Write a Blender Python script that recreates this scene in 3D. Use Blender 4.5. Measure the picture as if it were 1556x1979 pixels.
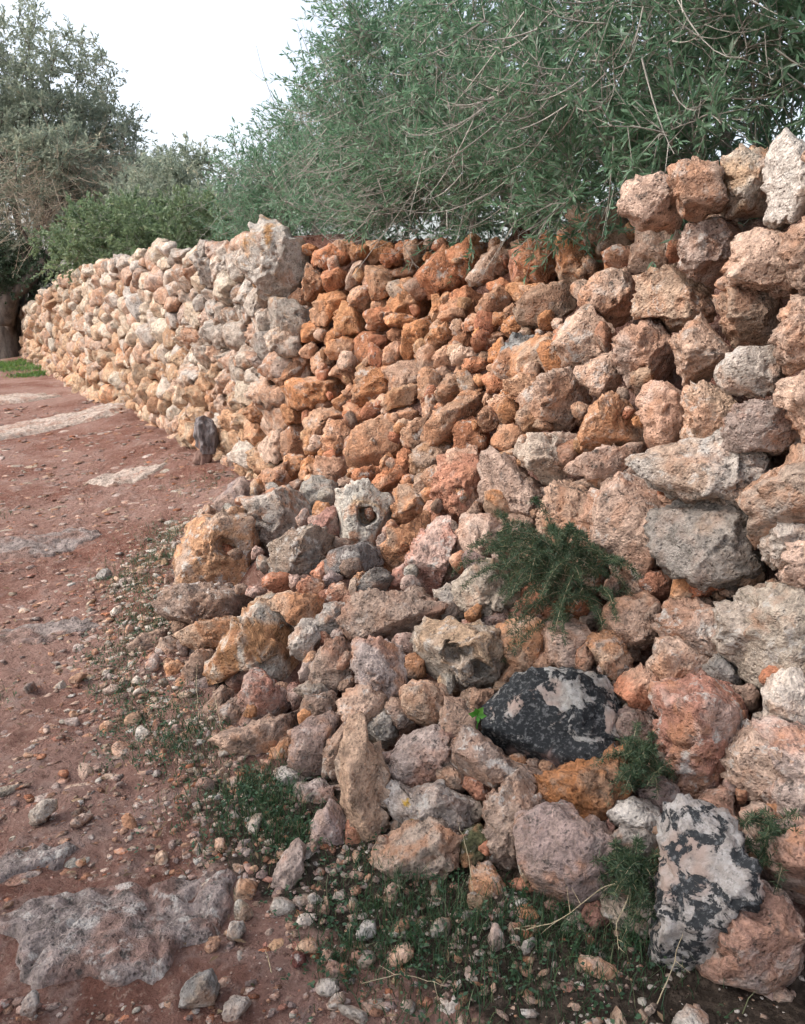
import bpy, bmesh, math
import numpy as np
from mathutils import Matrix, Vector

# ------------------------------------------------------------------ camera, sky, sun, exposure
sc = bpy.context.scene
for o in list(bpy.data.objects):
    bpy.data.objects.remove(o)
LEAN = math.radians(14.7)
cd = bpy.data.cameras.new('camera'); cam = bpy.data.objects.new('camera', cd)
sc.collection.objects.link(cam); sc.camera = cam
cam.location = (0, 0, 1.5); cam.rotation_euler = (math.pi/2 - LEAN, 0, 0)
cd.sensor_fit = 'VERTICAL'; cd.sensor_height = 24; cd.lens = 24*1600/1979
cd.clip_start = .05; cd.clip_end = 3000

SUN_EL, SUN_AZ = math.radians(46), math.radians(-98)       # azimuth from +Y (away from the camera), negative = left
wd = bpy.data.worlds.new('World'); sc.world = wd; wd.use_nodes = True
nt = wd.node_tree; nt.nodes.clear()
sky = nt.nodes.new('ShaderNodeTexSky'); sky.sky_type = 'NISHITA'; sky.sun_disc = False
sky.sun_elevation = SUN_EL; sky.sun_rotation = SUN_AZ
sky.air_density = 1.0; sky.dust_density = 4.0; sky.ozone_density = 1.0
hs = nt.nodes.new('ShaderNodeHueSaturation'); hs.inputs['Saturation'].default_value = .5
bg = nt.nodes.new('ShaderNodeBackground'); bg.inputs[1].default_value = .15
wo = nt.nodes.new('ShaderNodeOutputWorld')
nt.links.new(sky.outputs[0], hs.inputs['Color']); nt.links.new(hs.outputs[0], bg.inputs[0]); nt.links.new(bg.outputs[0], wo.inputs[0])
sl = bpy.data.lights.new('sun', 'SUN'); sl.energy = .62; sl.angle = math.radians(24); sl.color = (1, .95, .87)
so = bpy.data.objects.new('sun', sl); sc.collection.objects.link(so)
sd = Vector((math.sin(SUN_AZ)*math.cos(SUN_EL), math.cos(SUN_AZ)*math.cos(SUN_EL), math.sin(SUN_EL)))
so.rotation_euler = sd.to_track_quat('Z', 'Y').to_euler()
vs = sc.view_settings; vs.view_transform = 'Standard'; vs.look = 'None'; vs.exposure = 1.3; vs.gamma = 1

cy = sc.cycles; cy.max_bounces = 4; cy.diffuse_bounces = 2; cy.glossy_bounces = 1; cy.transmission_bounces = 2; cy.use_adaptive_sampling = True; cy.adaptive_threshold = .035; cy.use_denoising = True

# ------------------------------------------------------------------ helpers
COL = sc.collection
rng = np.random.default_rng(11)
A = np.array([-1.45, 6.7]); D = np.array([.493, -.870]); D = D/np.linalg.norm(D); N = np.array([D[1], -D[0]])
def wp(s, n, z):                       # wall coordinates (along, out of face, up) to the world
    s = np.asarray(s, float); n = np.asarray(n, float); z = np.asarray(z, float)
    return np.stack([A[0]+D[0]*s+N[0]*n, A[1]+D[1]*s+N[1]*n, z+0*s], -1)
def sn(p):
    q = np.asarray(p)[..., :2]-A
    return q@D, q@N

_pr = np.random.default_rng(3); PERM = np.tile(_pr.permutation(256), 3).astype(np.int32)
GR = _pr.normal(size=(256, 3)).astype(np.float32); GR /= np.linalg.norm(GR, axis=1)[:, None]; GR *= 1.5
def perlin(P):
    P = np.asarray(P, np.float32); i = np.floor(P).astype(np.int32); f = P-i; i &= 255
    u = f*f*f*(f*(f*6-15)+10)
    def g(dx, dy, dz):
        h = PERM[PERM[PERM[i[:, 0]+dx]+i[:, 1]+dy]+i[:, 2]+dz]
        G = GR[h]
        return G[:, 0]*(f[:, 0]-dx)+G[:, 1]*(f[:, 1]-dy)+G[:, 2]*(f[:, 2]-dz)
    def L(a, b, t): return a+(b-a)*t
    x0 = L(L(g(0,0,0), g(1,0,0), u[:, 0]), L(g(0,1,0), g(1,1,0), u[:, 0]), u[:, 1])
    x1 = L(L(g(0,0,1), g(1,0,1), u[:, 0]), L(g(0,1,1), g(1,1,1), u[:, 0]), u[:, 1])
    return L(x0, x1, u[:, 2])
def sst(a, b, x):
    t = np.clip((x-a)/(b-a), 0, 1); return t*t*(3-2*t)

def mesh_from(name, V, Fa, mat=None, smooth=True):
    """V (n,3), Fa (m,k) one polygon size"""
    V = np.asarray(V, np.float32); Fa = np.asarray(Fa, np.int32); k = Fa.shape[1]
    me = bpy.data.meshes.new(name)
    me.vertices.add(len(V)); me.vertices.foreach_set('co', V.ravel())
    me.loops.add(Fa.size); me.loops.foreach_set('vertex_index', Fa.ravel())
    me.polygons.add(len(Fa)); me.polygons.foreach_set('loop_start', np.arange(0, Fa.size, k, dtype=np.int32))
    me.update(calc_edges=True)
    if smooth: me.polygons.foreach_set('use_smooth', np.ones(len(Fa), bool))
    if mat: me.materials.append(mat)
    return me
def attr(me, name, data, dim=4):
    a = me.attributes.new(name, 'FLOAT_COLOR' if dim == 4 else 'FLOAT', 'POINT')
    a.data.foreach_set('color' if dim == 4 else 'value', np.asarray(data, np.float32).ravel())
def link(name, me, parent=None, loc=(0, 0, 0), rot=None):
    o = bpy.data.objects.new(name, me); COL.objects.link(o)
    l = Vector(loc)
    if parent: o.parent = parent; l = l-parent.location
    o.location = l
    if rot is not None: o.rotation_euler = rot
    return o
def tag(o, label=None, cat=None, group=None, kind=None):
    for k, v in (('label', label), ('category', cat), ('group', group), ('kind', kind)):
        if v: o[k] = v
    return o
def empty(name, loc):
    return link(name, None, None, loc)

ICO = {}
def ico(l):
    if l not in ICO:
        bm = bmesh.new(); bmesh.ops.create_icosphere(bm, subdivisions=l, radius=1)
        V = np.array([v.co[:] for v in bm.verts], np.float32); F_ = np.array([[v.index for v in f.verts] for f in bm.faces], np.int32); bm.free()
        ICO[l] = (V/np.linalg.norm(V, axis=1)[:, None], F_)
    return ICO[l]

# ------------------------------------------------------------------ materials
class NT:
    def __init__(s, name):
        s.m = bpy.data.materials.new(name); s.m.use_nodes = True; s.t = s.m.node_tree; s.t.nodes.clear()
        s.out = s.n('OutputMaterial')
    def n(s, t, **k):
        nd = s.t.nodes.new('ShaderNode'+t)
        for a, b in k.items(): setattr(nd, a, b)
        return nd
    def set(s, sock, v):
        if isinstance(v, bpy.types.NodeSocket): s.t.links.new(v, sock)
        elif isinstance(v, (tuple, list)) and len(v) == 3 and sock.type == 'RGBA': sock.default_value = (*v, 1)
        else: sock.default_value = v
    def attr(s, name): return s.n('Attribute', attribute_name=name)
    def noise(s, vec, scale, detail=4, rough=.55, dist=0):
        nd = s.n('TexNoise'); s.set(nd.inputs['Vector'], vec)
        for k, v in (('Scale', scale), ('Detail', detail), ('Roughness', rough), ('Distortion', dist)): s.set(nd.inputs[k], v)
        return nd.outputs['Fac']
    def voro(s, vec, scale, feature='F1'):
        nd = s.n('TexVoronoi', feature=feature); s.set(nd.inputs['Vector'], vec); s.set(nd.inputs['Scale'], scale)
        return nd
    def math(s, op, a, b=0.0, c=None):
        nd = s.n('Math', operation=op); s.set(nd.inputs[0], a); s.set(nd.inputs[1], b)
        if c is not None: s.set(nd.inputs[2], c)
        return nd.outputs[0]
    def step(s, x, a, b, lo=0., hi=1.):
        nd = s.n('MapRange', interpolation_type='SMOOTHSTEP'); s.set(nd.inputs[0], x)
        for i, v in enumerate((a, b, lo, hi)): s.set(nd.inputs[i+1], v)
        return nd.outputs[0]
    def mix(s, f, a, b, mode='MIX'):
        nd = s.n('Mix', data_type='RGBA', blend_type=mode); s.set(nd.inputs[0], f); s.set(nd.inputs[6], a); s.set(nd.inputs[7], b)
        return nd.outputs[2]
    def vadd(s, a, b):
        nd = s.n('VectorMath', operation='ADD'); s.set(nd.inputs[0], a); s.set(nd.inputs[1], b); return nd.outputs[0]
    def bump(s, h, strength, dist, normal=None):
        nd = s.n('Bump'); s.set(nd.inputs['Height'], h); s.set(nd.inputs['Strength'], strength); s.set(nd.inputs['Distance'], dist)
        if normal: s.set(nd.inputs['Normal'], normal)
        return nd.outputs[0]
    def surf(s, col, rough=.95, spec=.2, normal=None, trans=0.):
        b = s.n('BsdfPrincipled'); s.set(b.inputs['Base Color'], col); s.set(b.inputs['Roughness'], rough); s.set(b.inputs['Specular IOR Level'], spec)
        if normal: s.set(b.inputs['Normal'], normal)
        sh = b.outputs[0]
        if trans:
            t = s.n('BsdfTranslucent'); s.set(t.inputs['Color'], col); m = s.n('MixShader'); s.set(m.inputs[0], trans)
            s.t.links.new(sh, m.inputs[1]); s.t.links.new(t.outputs[0], m.inputs[2]); sh = m.outputs[0]
        s.t.links.new(sh, s.out.inputs[0]); return s.m

def mat_stone():
    t = NT('limestone'); ca = t.attr('ca'); cb = t.attr('cb'); yl = t.attr('yl')
    geo = t.n('NewGeometry'); off = t.n('CombineXYZ'); r = t.math('MULTIPLY', cb.outputs['Alpha'], 61.)
    for i in range(3): t.set(off.inputs[i], r)
    pos = t.vadd(geo.outputs['Position'], off.outputs[0])
    g1 = t.math('FRACT', t.math('MULTIPLY', cb.outputs['Alpha'], 7.3)); g2 = t.math('FRACT', t.math('MULTIPLY', cb.outputs['Alpha'], 13.7)); g3 = t.math('FRACT', t.math('MULTIPLY', cb.outputs['Alpha'], 29.1))
    nb = t.noise(pos, 5.2, 4, .6, .5)
    d = t.math('SUBTRACT', nb, ca.outputs['Alpha'])
    f = t.step(d, -.07, .07)
    col = t.mix(f, ca.outputs['Color'], cb.outputs['Color'])
    n2 = t.noise(pos, 26, 5, .68)
    n4 = t.noise(pos, 120, 2, .6)
    v = t.math('ADD', t.step(n2, .25, .75, .5, 1.34), t.step(n4, .3, .7, -.16, .16))
    vc = t.n('CombineColor')
    for i in range(3): t.set(vc.inputs[i], v)
    col = t.mix(1., col, vc.outputs[0], 'MULTIPLY')
    n3 = t.noise(pos, 11, 3, .6)
    col = t.mix(t.math('MULTIPLY', t.step(n3, .50, .68, 0, .8), g1), col, (.43, .21, .115))       # earth stains
    n5 = t.noise(t.vadd(pos, (9, 3, 5)), 17, 4, .7)
    col = t.mix(t.math('MULTIPLY', t.step(n5, .54, .66, 0, .85), g2), col, (.54, .50, .455))          # pale crusts
    n6 = t.noise(t.vadd(pos, (2, 8, 1)), 34, 3, .72)
    col = t.mix(t.math('MULTIPLY', t.step(n6, .56, .67, 0, .85), g3), col, (.07, .062, .055))         # dark specks of algae
    col = t.mix(yl.outputs['Fac'], col, t.mix(t.step(n2, .3, .7), (.36, .20, .03), (.47, .30, .06)))
    vo = t.voro(pos, 62)
    pits = t.step(vo.outputs['Distance'], .0, .38, 0, .5)
    h = t.math('ADD', t.math('MULTIPLY', n2, 1.6), t.math('ADD', pits, t.math('MULTIPLY', n4, .5)))
    nrm = t.bump(h, .9, .017)
    return t.surf(col, .95, .15, nrm)
def mat_lichen(name, thr, base, crust, under, bias, scale=13):
    t = NT(name); co = t.n('TexCoord').outputs['Object']; sx = t.n('SeparateXYZ'); t.set(sx.inputs[0], co)
    n = t.noise(co, scale, 6, .62, .5); b = t.math('MULTIPLY', t.math('ADD', sx.outputs[0], t.math('MULTIPLY', sx.outputs[1], .8)), bias)
    nf = t.noise(co, 90, 4, .7); m = t.step(t.math('ADD', t.math('ADD', n, b), t.math('MULTIPLY', t.math('SUBTRACT', nf, .5), .16)), thr-.022, thr+.022); n2 = t.noise(co, 30, 6, .65)
    dk = t.mix(t.step(nf, .50, .66), base, (base[0]*3+.06, base[1]*3+.055, base[2]*3+.05))
    cr = t.mix(t.step(n2, .35, .65), crust, (crust[0]*.62, crust[1]*.58, crust[2]*.55))
    cr = t.mix(t.step(nf, .50, .64, 0, .7), cr, (.16, .145, .135)); nw = t.noise(t.vadd(co, (3, 3, 3)), 8, 3)
    cr = t.mix(t.step(nw, .50, .66, 0, .75), cr, (.34, .245, .20))
    col = t.mix(m, dk, cr)
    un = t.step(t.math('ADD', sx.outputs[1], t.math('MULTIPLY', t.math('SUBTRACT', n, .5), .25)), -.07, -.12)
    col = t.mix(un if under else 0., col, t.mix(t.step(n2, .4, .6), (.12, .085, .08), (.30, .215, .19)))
    h = t.math('ADD', t.math('MULTIPLY', n2, 1.2), t.math('ADD', t.math('MULTIPLY', m, .25), t.math('MULTIPLY', nf, .5)))
    return t.surf(col, .9, .2, t.bump(h, .8, .01))
def mat_earth(name, path=False):
    t = NT(name); pos = t.n('NewGeometry').outputs['Position']
    a = t.noise(pos, 1.1, 6, .6, .3); b = t.noise(pos, 7, 8, .68); c = t.noise(pos, 45, 6, .7)
    col = t.mix(t.step(a, .38, .62), (.185, .085, .062), (.28, .17, .138))
    col = t.mix(t.step(b, .50, .66, 0, .75), col, (.30, .215, .185))
    col = t.mix(t.step(c, .54, .66, 0, .7), col, (.40, .28, .225))
    col = t.mix(t.step(c, .46, .32, 0, .85), col, (.10, .052, .04))
    v = t.voro(pos, 70); v2 = t.voro(t.vadd(pos, (3, 1, 7)), 28)
    grit = t.step(v.outputs['Distance'], .26, .16)
    sel = t.n('SeparateColor'); t.set(sel.inputs[0], v.outputs['Color'])
    grit = t.math('MULTIPLY', grit, t.step(sel.outputs[0], .55, .6))
    col = t.mix(t.math('MULTIPLY', grit, .8), col, t.mix(sel.outputs[1], (.50, .38, .31), (.30, .17, .12)))
    if path:
        hu = t.attr('humus'); n = t.noise(pos, 9, 6, .65)
        k = t.step(t.math('ADD', hu.outputs['Fac'], t.math('MULTIPLY', t.math('SUBTRACT', n, .5), 1.1)), .4, .62)
        col = t.mix(k, col, t.mix(t.step(c, .45, .6), (.045, .034, .026), (.10, .075, .058)))
    h = t.math('ADD', t.math('MULTIPLY', b, 2.5), t.math('ADD', c, t.math('MULTIPLY', grit, .5)))
    return t.surf(col, .97, .1, t.bump(h, 1., .024))
def mat_leaf(name, c0, c1, c2, trans=.3, rough=.5):
    t = NT(name); a = t.attr('rnd')
    col = t.mix(t.step(a.outputs['Fac'], .0, .6), c0, c1); col = t.mix(t.step(a.outputs['Fac'], .72, 1.), col, c2)
    return t.surf(col, rough, .4, None, trans)
def mat_bark(name, c0, c1, scale=20, bump=.6):
    t = NT(name); pos = t.n('NewGeometry').outputs['Position']
    mp = t.n('Mapping'); t.set(mp.inputs[0], pos); mp.inputs['Scale'].default_value = (1, 1, .25)
    n = t.noise(mp.outputs[0], scale, 6, .65); n2 = t.noise(pos, scale*3, 4)
    col = t.mix(t.step(n, .35, .65), c0, c1); col = t.mix(t.step(n2, .5, .7, 0, .4), col, (c0[0]*.5, c0[1]*.5, c0[2]*.5))
    return t.surf(col, .9, .2, t.bump(n, bump, .02))
M_STONE = mat_stone()
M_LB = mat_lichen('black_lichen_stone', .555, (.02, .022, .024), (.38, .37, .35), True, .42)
M_LW = mat_lichen('white_lichen_stone', .478, (.03, .032, .034), (.43, .40, .375), False, .0, 19)
M_EARTH = mat_earth('red_earth'); M_PATH = mat_earth('red_earth_path', True)

# colour A (weathered), colour B (broken face), share of A
CLS = dict(
 grey=((.42,.375,.33),(.38,.27,.20),.60), greyor=((.44,.395,.35),(.44,.25,.12),.60), greydk=((.28,.255,.225),(.34,.27,.21),.55),
 pale=((.58,.505,.435),(.48,.345,.255),.61), white=((.60,.54,.48),(.50,.37,.28),.62), tan=((.42,.305,.225),(.46,.27,.175),.52),
 tangrey=((.37,.325,.27),(.40,.27,.17),.56), orange=((.53,.255,.125),(.53,.36,.25),.57), orangedk=((.38,.165,.07),(.28,.17,.11),.58),
 orangepit=((.43,.24,.13),(.38,.27,.20),.52), ochre=((.46,.26,.14),(.42,.25,.15),.56), red=((.45,.19,.11),(.50,.30,.205),.57),
 redsoil=((.40,.165,.095),(.45,.24,.15),.6), redbrown=((.33,.175,.115),(.36,.26,.20),.52), redpink=((.40,.19,.14),(.47,.32,.265),.52),
 pink=((.48,.345,.275),(.46,.27,.185),.56), pinkgrey=((.40,.315,.275),(.42,.235,.17),.56), peach=((.52,.36,.27),(.48,.265,.165),.56),
 brown=((.285,.20,.155),(.35,.23,.165),.54), mauve=((.30,.215,.19),(.34,.245,.205),.5), moss=((.115,.11,.055),(.20,.15,.09),.55),
 dark=((.175,.155,.145),(.27,.225,.20),.6), speck=((.55,.53,.50),(.07,.07,.07),.56), speckdk=((.25,.235,.215),(.05,.052,.052),.5),
 black=((.03,.035,.04),(.06,.06,.06),.6), darkred=((.145,.055,.045),(.19,.08,.06),.6), whiteor=((.60,.55,.48),(.44,.235,.12),.53),
 palehole=((.62,.56,.48),(.50,.34,.20),.63), tanpit=((.37,.255,.18),(.38,.30,.235),.55), LY=((.56,.51,.47),(.40,.335,.29),.52),
 LB=((.02,.02,.02),(.5,.5,.5),.5), LW=((.5,.5,.5),(.02,.02,.02),.5),
 lowtan=((.49,.335,.21),(.48,.26,.135),.54), cream=((.62,.52,.405),(.54,.40,.285),.6), bedrock=((.265,.215,.195),(.24,.155,.128),.52), farrock=((.46,.37,.31),(.38,.25,.195),.55))

# ------------------------------------------------------------------ stone generator: an outline given depth, facets, pits and rugged relief
def chaikin(p, k=1):
    for _ in range(k):
        q = np.roll(p, -1, 0); p = np.stack([p*.87+q*.13, p*.13+q*.87], 1).reshape(-1, 2)
    return p
def unit3(r):
    n = r.normal(size=3); n[2] = abs(n[2])*1.1+.25; return n/np.linalg.norm(n)
def stone_verts(poly, lod, seed, df=.75, db=.95, q=4.5, rough=1., pit=1., nf=5, chips=6, jag=1.15, flatk=.62, holes=(), flat=0.):
    r = np.random.default_rng(seed)
    poly = chaikin(np.asarray(poly, float))
    x2 = np.roll(poly, -1, 0); e = x2-poly
    sz = math.sqrt(abs((poly[:, 0]*x2[:, 1]-x2[:, 0]*poly[:, 1]).sum())/2/math.pi)
    V, Fa = ico(lod); d = V.copy()
    th = np.arctan2(d[:, 1], d[:, 0]); TH = np.linspace(-np.pi, np.pi, 361)
    c, s = np.cos(TH), np.sin(TH)                                     # radius of the outline for each angle
    den = c[:, None]*e[None, :, 1]-s[:, None]*e[None, :, 0]; den = np.where(abs(den) < 1e-9, 1e-9, den)
    tt = (poly[None, :, 0]*e[None, :, 1]-poly[None, :, 1]*e[None, :, 0])/den
    uu = (poly[None, :, 0]*s[:, None]-poly[None, :, 1]*c[:, None])/den
    ok = (uu >= -1e-6) & (uu <= 1+1e-6) & (tt > 0); RR = np.where(ok, tt, 0).max(1); RR[RR == 0] = sz
    R = np.interp(th, TH, RR)
    cs = np.stack([np.cos(th), np.sin(th), 0*th], 1); sd0 = r.uniform(0, 90, 3)
    R = R*(1+jag*(.09*perlin(cs*2.3+sd0)+.055*(1-2.2*abs(perlin(cs*5.5+sd0+9)))))
    m = np.sqrt(d[:, 0]**2+d[:, 1]**2); dw = np.where(d[:, 2] > 0, df*sz, db*sz)
    rad = ((m/R)**q+(abs(d[:, 2])/dw)**q)**(-1/q)
    P = d*rad[:, None]
    o = r.uniform(0, 90, 3)
    P = P*(1+.13*rough*perlin(P/sz*1.25+o)+.10*rough*perlin(P/sz*2.9+o+5))[:, None]
    fm = np.zeros(len(P))
    for _ in range(nf):                                                # broken facets
        n = r.normal(size=3); n[2] = abs(n[2])*1.1+.55; n /= np.linalg.norm(n)
        pr = P@n; h = pr.max()*r.uniform(.50, .84); ex = np.maximum(pr-h, 0); P -= n*(ex*.95)[:, None]; fm = np.maximum(fm, sst(.0, .07*sz, ex))
    for _ in range(chips if lod > 2 else 0):                            # small chipped planes all over
        n = unit3(r); pr = P@n; h = pr.max()*r.uniform(.80, .965); ex = np.maximum(pr-h, 0); P -= n*(ex*.96)[:, None]
    W = P/sz
    nrm = P/np.maximum(np.linalg.norm(P, axis=1), 1e-6)[:, None]
    wv = W+.3*np.stack([perlin(W*1.9+o+7), perlin(W*1.9+o+19), perlin(W*1.9+o+31)], 1)
    rug = sst(-.35, .35, perlin(W*1.05+o+77))                          # some sides broken clean, others eroded
    n2 = perlin(wv*2.6+o+3); n3 = perlin(wv*6.0+o+11); n4 = perlin(W*12.+o+17)
    n1b = perlin(wv*1.5+o+23)
    dsp = .16*(1-2.2*abs(n1b))*(.35+.8*rug)+.09*n2*(.4+1.0*rug)+(.06*(1-2.6*abs(n3))+.035*(1-2.4*abs(n4)))*(.3+1.0*rug)
    if lod >= 4: dsp = dsp+.032*perlin(W*25+o)*(.4+.8*rug)
    dsp = dsp*(1-flatk*fm)
    pn = perlin(wv*3.6+o+41); dsp = dsp*rough-pit*.22*sst(.22, .50, pn)*(.25+.9*rug)*(1-.6*fm)
    if lod >= 4: dsp = dsp-pit*.07*sst(.22, .42, perlin(wv*9+o+57))*rug
    P = P+nrm*(dsp*sz)[:, None]
    for ax in (0, 1):                                                   # keep the measured width and height
        P[:, ax] = (P[:, ax]-P[:, ax].min())/np.ptp(P[:, ax])*np.ptp(poly[:, ax])+poly[:, ax].min()
    for (hu, hv, hr, hd) in holes:
        dd = np.hypot(P[:, 0]-hu, P[:, 1]-hv)*(1+.28*perlin(P*(1.1/hr)+o)+.12*perlin(P*(3/hr)+o)); P[:, 2] -= np.where(P[:, 2] > -.1*sz, hd*(1-sst(.66*hr, 1.02*hr, dd)), 0)
    return P.astype(np.float32), Fa, sz
def stone_mesh(name, cls, poly, lod, seed, jitter=.11, mat=None, yellow=(), dust=None, **k):
    P, Fa, sz = stone_verts(poly, lod, seed, **k)
    me = mesh_from(name, P, Fa, mat or M_STONE); r = np.random.default_rng(seed+991)
    a, b, sh = CLS[cls]; f = 1+r.normal(0, jitter); w = r.normal(0, .03)
    if dust: a, b = [np.array(c_)*(1-dust[1])+np.array(dust[0])*dust[1] for c_ in (a, b)]
    one = np.ones((len(P), 1), np.float32)
    ca = np.array([a[0]*f*(1+w), a[1]*f, a[2]*f*(1-w), sh-.02+r.normal(0, .035)]); cb = np.array([b[0]*f, b[1]*f, b[2]*f, r.uniform()])
    attr(me, 'ca', one*ca); attr(me, 'cb', one*cb)
    if yellow:
        y = np.zeros(len(P))
        for (u, v, rr) in yellow:
            dd = np.hypot(P[:, 0]-u, P[:, 1]-v)+.35*rr*perlin(P*60); y = np.maximum(y, (1-sst(.7*rr, 1.*rr, dd))*(P[:, 2] > 0))
        attr(me, 'yl', y, 1)
    return me, sz
def rpoly(r, a, k=8, asp=1.):
    t = np.sort(r.uniform(0, 1, k)+np.arange(k))/k*2*np.pi; rr = a*r.uniform(.78, 1.15, k)
    return np.stack([np.cos(t)*rr*asp, np.sin(t)*rr/asp], 1)

# ------------------------------------------------------------------ face and heap surface: (out, up) profiles at stations along the wall
ST = {-20:[(-.12,1.95),(-.09,1.6),(-.06,1.25),(-.03,.9),(0,.55),(.03,.25),(.06,0)],
 1.0:[(-.12,1.95),(-.09,1.6),(-.06,1.25),(-.03,.9),(0,.55),(.06,.2),(.25,0)],
 1.4:[(-.35,1.85),(-.25,1.5),(-.15,1.15),(-.05,.8),(.05,.45),(.3,.25),(.6,0)],
 2.1:[(-.7,1.85),(-.5,1.5),(-.25,1.1),(-.02,.75),(.2,.47),(.7,.38),(1.05,0)],
 3.3:[(-.8,1.8),(-.5,1.45),(-.25,1.1),(0,.75),(.3,.53),(.9,.42),(1.38,0)],
 4.1:[(-.75,1.8),(-.35,1.4),(-.05,1.0),(.08,.75),(.4,.5),(.9,.35),(1.38,0)],
 4.7:[(-.25,1.9),(-.1,1.4),(.0,1.0),(.1,.7),(.4,.42),(.9,.25),(1.3,0)],
 5.2:[(-.12,1.95),(-.03,1.4),(.04,1.0),(.12,.65),(.4,.35),(.75,.2),(1.05,0)],
 6.0:[(-.12,1.95),(-.03,1.4),(.04,1.0),(.12,.6),(.3,.33),(.5,.2),(.75,0)],
 8.0:[(-.12,1.95),(-.03,1.4),(.04,1.0),(.12,.6),(.3,.33),(.5,.2),(.75,0)]}
KS = np.array(sorted(ST)); ARR = np.array([ST[k] for k in KS])
def S(s, t):
    s = np.asarray(s, float); t = np.asarray(t, float)*6
    i = np.clip(np.searchsorted(KS, s, side='right')-1, 0, len(KS)-2)
    a = np.clip((s-KS[i])/(KS[i+1]-KS[i]), 0, 1); a = (a*a*(3-2*a))[..., None]
    j = np.clip(t.astype(int), 0, 5); b = (t-j)[..., None]
    v = (ARR[i, j]*(1-a)+ARR[i+1, j]*a)*(1-b)+(ARR[i, j+1]*(1-a)+ARR[i+1, j+1]*a)*b
    return wp(s, v[..., 0], v[..., 1])
def grid_faces(a, b):
    i = np.arange(a*b).reshape(a, b)
    return np.stack([i[:-1, :-1], i[1:, :-1], i[1:, 1:], i[:-1, 1:]], -1).reshape(-1, 4)
def top_of_wall(s):
    return np.interp(s, [-17, -13, -9, -8, -3.6, -2.6, -1.4, 0, .6, 1.3], [1.12, 1.35, 1.8, 1.9, 1.94, 2.03, 1.93, 1.95, 1.93, 1.93])

# ------------------------------------------------------------------ ground
def ground_z(x, y):
    p = np.stack([x, y, 0*x], -1).reshape(-1, 3)
    z = .035*perlin(p*.7+5)+.016*perlin(p*2.3+9)+.018*perlin(p*4.5)+.015*(1-2*abs(perlin(p*10)))+.008*perlin(p*22)+.004*perlin(p*40)
    z = z.reshape(x.shape)
    s, n = sn(np.stack([x, y], -1))
    z = z*(1-.0*n)-.03*sst(1.2, 2.2, n)*sst(12, 2, y)
    foot = np.interp(s, KS, ARR[:, -1, 0])
    z = z+.05*sst(foot+.35, foot-.1, n)                                  # earth banked against the heap and wall foot
    z = z+.11*sst(1.5, .05, n)*sst(-7, -3.5, s)*sst(2.6, .9, s)*(1-sst(-.0,-.1,n))
    back = sst(-.55, -1.0, n)*sst(-18.5, -17.0, s)
    return z*(1-back)+back*(1.62+3*z)
def axis(lo, c0, c1, hi, fine, nout):
    mid = np.arange(c0, c1, fine); g = np.geomspace(fine, 1, nout)
    a = c0-np.cumsum(np.geomspace(fine, (c0-lo)/6, nout)); b = c1+np.cumsum(np.geomspace(fine, (hi-c1)/6, nout))
    return np.concatenate([a[::-1], mid, b])
gx = axis(-300, -2.2, 1.6, 300, .024, 46); gy = axis(-60, 1.2, 6.5, 500, .026, 60)
GX, GY = np.meshgrid(gx, gy, indexing='ij'); GZ = ground_z(GX, GY)
gm = mesh_from('ground', np.stack([GX, GY, GZ], -1).reshape(-1, 3), grid_faces(*GX.shape), M_PATH)
gs, gn = sn(np.stack([GX, GY], -1)); gf = np.interp(gs, KS, ARR[:, -1, 0])
attr(gm, 'humus', (sst(.33, .0, gn-gf)*sst(4.1, 5.0, gs)*.95+.42*sst(.45, .05, gn-gf)*sst(1.5, 2.5, gs)+sst(-16.5,-18,gs)*.0).ravel(), 1)
tag(link('ground', gm), kind='structure')

def gz1(x, y): return float(ground_z(np.array([[x]]), np.array([[y]]))[0, 0])
# bedrock coming through the path: worn low relief, its borders drowned in earth
def bedrock(pts, h, cell, cls, seed):
    p = np.array(pts, float); lo, hi = p.min(0)-.06, p.max(0)+.06; X, Y = np.meshgrid(np.arange(lo[0], hi[0], cell), np.arange(lo[1], hi[1], cell), indexing='ij')
    Q = np.stack([X, Y], -1).reshape(-1, 2); dist = np.full(len(Q), 9.); ins = np.zeros(len(Q), bool); k = len(p)
    for i in range(k):
        a_, b_ = p[i], p[(i+1) % k]; e = b_-a_; t = np.clip(((Q-a_)@e)/(e@e), 0, 1); dist = np.minimum(dist, np.linalg.norm(Q-a_-t[:, None]*e, axis=1))
        c = (a_[1] > Q[:, 1]) != (b_[1] > Q[:, 1]); ins ^= c & (Q[:, 0] < (b_[0]-a_[0])*(Q[:, 1]-a_[1])/(b_[1]-a_[1]+1e-12)+a_[0])
    L = math.sqrt(np.prod(hi-lo)); f = 1/L; q3 = np.column_stack([Q, 0*Q[:, 0]+seed])
    sd_ = np.where(ins, dist, -dist)+L*(.05*perlin(q3*5*f)+.03*perlin(q3*13*f))
    m = sst(-.006*L, .035*L, sd_); crack = sst(.05, .0, abs(perlin(q3*2.6*f+3)))*.8+sst(.06, .0, abs(perlin(q3*5*f+8)))*.4
    rel = .35*perlin(q3*3.5*f+1)+.3*(1-2*abs(perlin(q3*8*f+5)))+.2*perlin(q3*20*f)+.14*perlin(q3*45*f)
    z = ground_z(X, Y).ravel()-.02+m*(.02+h*(.6+.55*rel-.5*crack)); V = np.column_stack([Q, z])
    me = mesh_from('bedrock', V, grid_faces(*X.shape), M_STONE); one = np.ones((len(V), 1)); ca, cb, sh = CLS[cls]
    attr(me, 'ca', one*np.array([*ca, sh])); attr(me, 'cb', one*np.array([*cb, .13699*seed])); tag(link('bedrock', me), kind='structure')
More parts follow.
